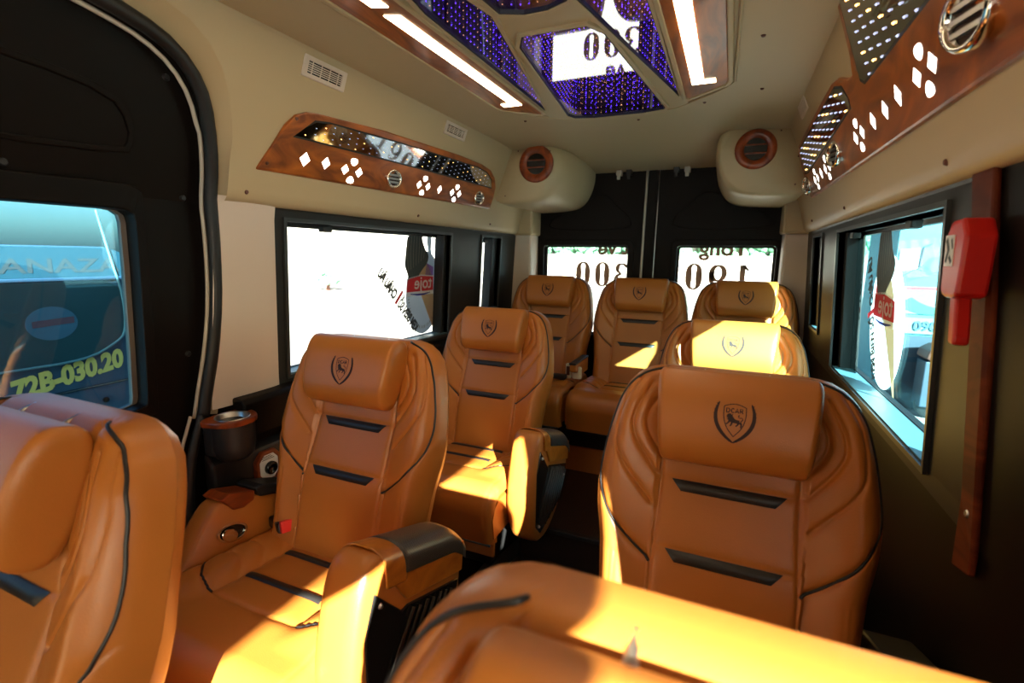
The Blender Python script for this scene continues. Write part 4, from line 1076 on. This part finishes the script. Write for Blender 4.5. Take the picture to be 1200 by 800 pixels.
# rear windows: brown numerals, seen from behind
def numeral(bm, ch, cx, zb, h, w):
    f = lambda x, y: Vector((cx - x, 3.151, zb + y))        # mirrored for someone inside
    if ch == '0':
        P = [(w / 2 * math.cos(a), h / 2 + h / 2 * math.sin(a)) for a in np.linspace(0, 2 * math.pi, 41)]
        W = [h * (.06 + .17 * abs(math.cos(a)) ** 1.6) for a in np.linspace(0, 2 * math.pi, 41)]
        P = [(x * (1 - w_ / w * .9 * abs(math.cos(a))), y) for (x, y), w_, a in zip(P, W, np.linspace(0, 2 * math.pi, 41))]
        stroke2d(bm, P, [q_ * 1.12 for q_ in W], f)
    if ch == '1':
        stroke2d(bm, [(0, 0), (0, h)], h * .20, f); stroke2d(bm, [(-w * .36, h * .78), (-w * .05, h * .97)], [h * .06, h * .14], f); stroke2d(bm, [(-w * .42, h * .03), (w * .42, h * .03)], h * .06, f)
    if ch == '9':
        A = np.linspace(0, 2 * math.pi, 31); P = [(w / 2 * .78 * math.cos(a), h * .66 + h * .30 * math.sin(a)) for a in A]; stroke2d(bm, P, [h * (.07 + .13 * abs(math.cos(a))) for a in A], f)
        P = resample(chaikin([(w * .42, h * .70), (w * .42, h * .35), (w * .15, h * .06), (-w * .15, h * .04), (-w * .30, h * .14)], 2), 16); stroke2d(bm, P, list(np.interp(np.linspace(0, 1, 16), [0, .4, .7, 1], [h * .2, h * .18, h * .08, h * .13])), f)
    if ch == '3':
        P = resample(chaikin([(-w * .38, h * .84), (-w * .1, h * .98), (w * .28, h * .92), (w * .32, h * .66), (0, h * .53)], 2), 16); stroke2d(bm, P, list(np.interp(np.linspace(0, 1, 16), [0, .3, .6, 1], [h * .15, h * .06, h * .2, h * .06])), f)
        P = resample(chaikin([(0, h * .53), (w * .36, h * .46), (w * .40, h * .12), (w * .0, h * .0), (-w * .40, h * .14)], 2), 16); stroke2d(bm, P, list(np.interp(np.linspace(0, 1, 16), [0, .4, .75, 1], [h * .06, h * .22, h * .06, h * .16])), f)
def letters(name, parent, s, size, f, m, bold=0, sx=1.0):
    bm, w = text_bm(s, size, f, bold, sx); return obj(name, bm, m, parent)
bm = bmesh.new()
for chx, cx in (('1', .535), ('9', .405), ('0', .272)): numeral(bm, chx, cx, 1.118, .146, .088)
obj('lettering', bm, 'decal', d3)
bm = bmesh.new()
for chx, cx in (('3', -.160), ('0', -.283), ('0', -.410)): numeral(bm, chx, cx, 1.118, .146, .088)
obj('lettering', bm, 'decal', d2)
letters('lettering', d3, 'Tong', .128, lambda x, y: Vector((.555 - x, 3.151, 1.318 + y * .92)), 'decal', .004, .98)
letters('lettering', d2, 't ve', .132, lambda x, y: Vector((-.118 - x, 3.151, 1.318 + y * .92)), 'decal', .004, .98)

def side_sticker(side, parent):
    """ice-cream cone sticker on the side glass with a red name plate, seen from behind"""
    G = S(side, -.066); G2 = S(side, -.0645); G3 = S(side, -.063); G4 = S(side, -.0615)
    y0 = 2.02
    oval = circle(2.060, 1.115, .150, 36, .205)
    if side > 0: oval = circle(1.81, 1.115, .18, 36, .205)
    dy = .035 if side < 0 else -.165
    def P(pts, g, m, name='print'):
        bm = bmesh.new(); poly2d(bm, [(y + dy, min(z, WT)) for y, z in pts], lambda y, z: g(y, z)); return obj(name, bm, m, parent)
    base = P([(y - dy, z) for y, z in oval], G, 'decal_grey' if side < 0 else 'decal_white', 'sticker_disc')
    P(chaikin([(2.08, WT), (2.075, 1.30), (2.15, 1.20), (2.095, 1.20), (2.06, 1.28), (2.03, WT)], 1, True), G, 'decal_grey' if side < 0 else 'decal_white')
    P([(2.10, 1.24), (2.04, 1.26), (2.02, 1.15), (2.10, 1.15)], G2, 'decal_violet' if side < 0 else 'decal_red')
    cone = [(1.935, 1.20), (2.03, 1.27), (2.09, 1.20), (2.135, .925), (2.115, .925)]
    if side > 0: cone = [(2.045, 1.20), (1.96, 1.27), (1.905, 1.20), (1.835, .915), (1.85, .915)]; cone = [(y, z) for y, z in cone]
    P(cone, G2, 'decal_tan')
    sw = chaikin([(1.875, WT), (1.862, 1.31), (1.855, 1.25), (1.878, 1.215), (1.895, 1.165), (1.94, 1.170), (2.0, 1.23), (2.045, 1.26), (2.055, 1.30), (2.02, 1.325), (2.0, 1.36), (1.985, WT)], 1, True)
    if side > 0: sw = [(3.96 - y, z) for y, z in sw]
    P(sw, G3, 'decal_choc')
    bm = bmesh.new()
    for k in range(7):
        pp = chaikin([(1.885 + k * .021, WT - .01), (1.872 + k * .024, 1.30 + k * .006), (1.885 + k * .020, 1.22 + k * .010)], 2)
        if side > 0: pp = [(3.96 - y, z) for y, z in pp]
        stroke2d(bm, [(y + dy, z) for y, z in pp], .0028, lambda y, z: G4(y, z))
    obj('print', bm, 'decal_choc_line', parent)
    # red plate, read from outside
    ya, yb = (1.87, 2.105)
    P([(ya, 1.105), (yb, 1.105), (yb - .003, 1.198), (1.99, 1.205), (ya + .005, 1.19)], G3, 'decal_white')
    P([(ya + .004, 1.125), (yb - .004, 1.125), (yb - .008, 1.192), (1.99, 1.199), (ya + .010, 1.185)], G4, 'decal_red')
    P(chaikin([(ya + .004, 1.118), (1.99, 1.100), (yb - .004, 1.118), (1.99, 1.112)], 1, True), G4, 'decal_blue')
    G5 = S(side, -.060)
    if side < 0: fm = lambda x, y: G5(yb - .022 + dy - x, 1.138 + y)
    else: fm = lambda x, y: G5(ya + .022 + dy + x, 1.138 + y)
    letters('lettering', parent, 'toje', .085, fm, 'decal_white', .0015, 1.12)
    # slanted line of text
    a = math.radians(-46 if side < 0 else -46); L_ = []
    if side < 0:
        sy, sz = 1.985, .925; ca, sa = math.cos(math.radians(135)), math.sin(math.radians(135))
        rot = lambda x, y: (sy + x * ca - (-y) * sa * -1 * -1, sz + x * sa + (-y) * -ca * -1)
        ux, uz = -.705, .705; vx2, vz2 = .705, .705
        rot = lambda x, y: (sy + x * ux + y * vx2, sz + x * uz + y * vz2)
        tt = lambda x0: (lambda x, y: G4(*rot(x + x0, y)))
    else:
        sy, sz = 1.86, .93; tt = lambda x0: (lambda x, y: G4(sy - 0 + (x + x0) * .35 + y * .9, sz + (x + x0) * .94 - y * .35))
    k = 1.0
    letters('lettering', parent, 'KEM BIEN S\u1ed0', .064, tt(0), 'decal_dark', .0035, .56)
    letters('lettering', parent, '1', .10, tt(.200), 'decal_red', .004, .9)
    letters('lettering', parent, 'CH\u00c2U \u00c2U', .064, tt(.245), 'decal_dark', .0035, .58)
    # ring text on the disc
    if side < 0:
        bm = bmesh.new()
        for q in range(26):
            t = math.radians(178 + q * 5.2); r1 = (.128, .172)
            c = (2.058 + r1[0] * math.cos(t), 1.115 + r1[1] * math.sin(t))
            stroke2d(bm, [(c[0] - .006 * math.cos(t), c[1] - .008 * math.sin(t)), (c[0] + .006 * math.cos(t), c[1] + .008 * math.sin(t))], .005 if q % 4 else .0015, lambda y, z: G2(y, z))
        obj('lettering', bm, 'decal_choc_line', parent)
side_sticker(-1, w1); side_sticker(1, w3)

# ------------------------------------------------------------------ outside
GZ = -.65
g = box('ground', (-80, -60, GZ - .1), (80, 90, GZ), 'concrete'); root_structure(g)
# coach standing beyond the sliding door, its front towards us
co = empty('parked_coach', (-2.45, 0, GZ)); tag(co, 'slate blue coach front seen through the sliding door window', 'coach')
bx = -0.0
def cy(o): return lambda p: Vector((o, p[0], p[1] - GZ))
body = [(-1.6, -.35), (1.75, -.35), (1.80, .6), (1.78, 1.15), (1.66, 1.26), (1.50, 1.320), (-1.6, 1.330)]
prism('body', [cy(.0)(p) for p in body], [cy(-7.0)(p) for p in body], 'coach', co, .04)
hd_ = [(-1.5, 1.170), (1.62, 1.170), (1.60, 1.27), (1.50, 1.315), (-1.5, 1.320)]
prism('header_band', [cy(.012)(p) for p in hd_], [cy(-.03)(p) for p in hd_], 'coach_top', co, .004)
prism('header_lip', [cy(.02)(p) for p in ((-1.5, 1.155), (1.62, 1.155), (1.62, 1.172), (-1.5, 1.172))], [cy(-.03)(p) for p in ((-1.5, 1.155), (1.62, 1.155), (1.62, 1.172), (-1.5, 1.172))], 'coach', co, .004)
gl = chaikin([(-1.5, 1.15), (1.30, 1.15), (1.52, 1.15), (1.535, 1.00), (1.525, .87), (1.47, .83), (1.34, .765), (1.03, .77), (-1.5, .74)], 1, True)
gl = [p for p in gl]
ww = prism('windscreen', [cy(.016)(p) for p in gl], [cy(-.03)(p) for p in gl], 'coach_glass', co)
cx_, cz_ = 0, .95
tube('windscreen_rubber', [cy(.018)(p) for p in chaikin([(1.46, 1.50), (1.50, 1.25), (1.535, 1.08), (1.530, .88), (1.48, .83), (1.34, .762), (1.03, .765), (-.5, .74)], 2)], .006, 'coach_line', co, 6)
bm, w_ = text_bm('KANAZA', .115, lambda x, y: cy(.014)((.98 + x, 1.197 + y * .8)), .002, 1.18); obj('header_lettering', bm, 'dim_text', co)
bm, w_ = text_bm('72B-030.20', .115, lambda x, y: cy(.004)((1.050 + x * 1.0, .622 + x * .18 + y * 1.1)), .006, .86); obj('registration', bm, 'plate_text', co)
tube('panel_gap', [cy(.002)((.2, .60)), cy(.002)((1.7, .625))], .006, 'black', co, 6)
bm = bmesh.new(); bmesh.ops.create_cone(bm, cap_ends=True, segments=12, radius1=.014, radius2=.014, depth=.01, matrix=Matrix.Translation(cy(.004)((1.405, .538))) @ Matrix.Rotation(math.pi / 2, 4, 'Y')); obj('tow_plug', bm, 'black', co)
# sign disc reflected in that windscreen, painted on as an oval with a red band
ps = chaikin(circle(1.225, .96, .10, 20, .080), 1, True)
prism('oval_reflection', [cy(.019)(p) for p in ps], [cy(.017)(p) for p in ps], mat('painted_blue_reflection', (.06, .13, .19), .6), co)
prism('reflection_band', [cy(.021)(p) for p in ((1.15, .945), (1.31, .955), (1.31, .985), (1.15, .975))], [cy(.019)(p) for p in ((1.15, .945), (1.31, .955), (1.31, .985), (1.15, .975))], mat('painted_red_reflection', (.16, .06, .08), .6), co)
for s_ in (-1,):
    for y in (-.9, 1.2):
        lathe('wheel', [(.0, -.1), (.28, -.1), (.36, -.08), (.36, .08), (.28, .1), (0, .1)], 'rubber', co, 24, Matrix.Translation((-1.2, y * 1.0, .36)) @ Matrix.Rotation(math.pi / 2, 4, 'X'))

# kiosk and goods beyond the right window
sb = empty('painted_kiosk', (2.45, 8.0, GZ)); tag(sb, 'cyan painted kiosk front with white panels seen through the right window', 'kiosk')
def kz(o): return lambda p: Vector((p[0] - 2.45, -o, p[1] - GZ))
def kp(name, pts, o, m, th=.02): return prism(name, [kz(o)(p) for p in pts], [kz(o - th)(p) for p in pts], m, sb)
kp('wall', [(2.45, GZ), (5.0, GZ), (5.0, 2.0), (2.45, 2.0)], 0, 'cyan', 1.5)
kp('white_panel', [(2.48, 1.16), (2.68, 1.20), (2.68, 1.46), (2.48, 1.44)], .02, 'decal_white')
kp('white_panel', [(2.58, .62), (3.4, .60), (3.4, .93), (2.58, .93)], .02, 'aqua')
kp('blue_arrow', [(2.50, 1.08), (2.70, 1.22), (2.72, 1.48), (2.80, 1.52), (2.84, 1.30), (3.2, 1.34), (3.2, 1.18), (2.88, 1.16), (2.52, 1.00)], .03, 'skyblue')
kp('green_leaf', [(2.68, 1.20), (2.74, 1.25), (2.80, 1.20), (2.74, 1.17)], .04, 'teal_green')
kp('red_line', [(2.50, .935), (3.6, .935), (3.6, .965), (2.50, .965)], .03, 'decal_red')
kp('hill', chaikin([(2.60, .62), (2.62, .86), (2.80, .74), (2.95, .70), (3.2, .78), (3.3, .62)], 1, True), .03, 'teal_green')
kp('number_board', [(2.62, .36), (3.5, .36), (3.5, .57), (2.62, .57)], .04, 'aqua')
bm, w_ = text_bm('090.748', .17, lambda x, y: kz(.062)((2.72 + x, .41 + y)), .003, 1.0); obj('number', bm, 'skyblue', sb)
kp('dark_base', [(2.45, GZ), (5.0, GZ), (5.0, .33), (2.45, .33)], .06, 'navy', .05)
cr = empty('car_stand_in', (3.1, 7.5, GZ)); tag(cr, 'low reddish brown cart shape standing in for a car, with a white stripe, below the kiosk number board', 'cart')  # cart shape made up in place of a brown car
cp = chaikin([(-.38, .72), (-.34, .93), (.0, .97), (.5, .95), (.56, .74)], 1, True)
prism('cart_body', [Vector((x, -.15, z)) for x, z in cp], [Vector((x, .25, z)) for x, z in cp], 'brown', cr, .03)
box('cart_base', (-.36, -.10, .17), (.54, .2, .74), 'navy', cr, .01)
box('stripe', (-.28, -.156, .82), (.02, -.148, .89), 'white', cr)
for x in (-.2, .4): lathe('wheel', [(0, -.04), (.14, -.04), (.17, -.02), (.17, .02), (.14, .04), (0, .04)], 'rubber', cr, 20, Matrix.Translation((x, .05, .17)) @ Matrix.Rotation(math.pi / 2, 4, 'X'))
ct = empty('plastic_crate', (2.85, 6.6, GZ)); tag(ct, 'white slatted crate on a teal bag, low outside the right window', 'crate')
for k in range(5): box('slat', (-.20, -.25 + k * .11, .34), (.20, -.19 + k * .11, .36), 'white', ct, .004)
for a in (-.20, .18): box('side', (a, -.26, .20), (a + .02, .26, .36), 'white', ct, .004)
box('bag', (-.16, -.2, .0), (.18, .2, .32), 'teal_green', ct, .05)

# greenery and walls added far behind the van to whiten the view
def bush(x, y, z, r, n, label):
    bm = bmesh.new()
    for k in range(n):
        a = random.uniform(0, 6.28); e = random.uniform(-.3, 1.2); q = r * random.uniform(.55, 1)
        c = Vector((q * math.cos(a) * math.cos(e), q * math.sin(a) * math.cos(e), q * math.sin(e) * .8))
        bmesh.ops.create_icosphere(bm, subdivisions=1, radius=r * random.uniform(.10, .2), matrix=Matrix.Translation(c) @ Matrix.Rotation(a, 4, 'X'))
    o = obj('crown', bm, 'green'); t = empty('round_shrub', (x, y, z)); o.parent = t; o.location = (0, 0, r * .7)
    bm = bmesh.new(); add_tube(bm, [Vector((0, 0, 0)), Vector((.05, 0, r * .8))], .10, 8); obj('trunk', bm, 'brown', t)
    tag(t, label, 'shrub')
random.seed(5)
def hedge(name, x0, x1, y0, y1, h, n, label):
    bm = bmesh.new()
    for k in range(n):
        u = random.random(); c = Vector((x0 + (x1 - x0) * u, y0 + (y1 - y0) * u + random.uniform(-.6, .6), GZ + random.uniform(.1, 1) * h * random.uniform(.7, 1.0)))
        bmesh.ops.create_icosphere(bm, subdivisions=1, radius=random.uniform(.18, .5), matrix=Matrix.Translation(c) @ Matrix.Rotation(u * 40, 4, 'X'))
    o = obj(name, bm, 'green'); o['kind'] = 'stuff'; tag(o, label, 'trees')
hedge('tree_row', -24, 16, 34, 34, 1.5, 620, 'long row of green trees rising behind the added pale wall, through the rear windows')
D.objects['tree_row'].location = (0, 0, 1.75)
bush(-19, 20, GZ, .8, 50, 'single small round green shrub far off beyond the left window')
wl_ = box('added_backdrop_wall', (-31, 32, GZ), (16, 32.3, 1.45), 'concrete'); root_structure(wl_)  # added sunlit wall, keeps the window views bright white
box('side', (-31, 21, GZ), (-30.6, 32, 4.5), 'concrete', wl_)  # added to catch the sun and whiten the left window
box('added_tall_wall', (-31, 31.6, GZ), (-13, 32, 7), 'concrete', wl_)  # added to cover the dim sky above the horizon
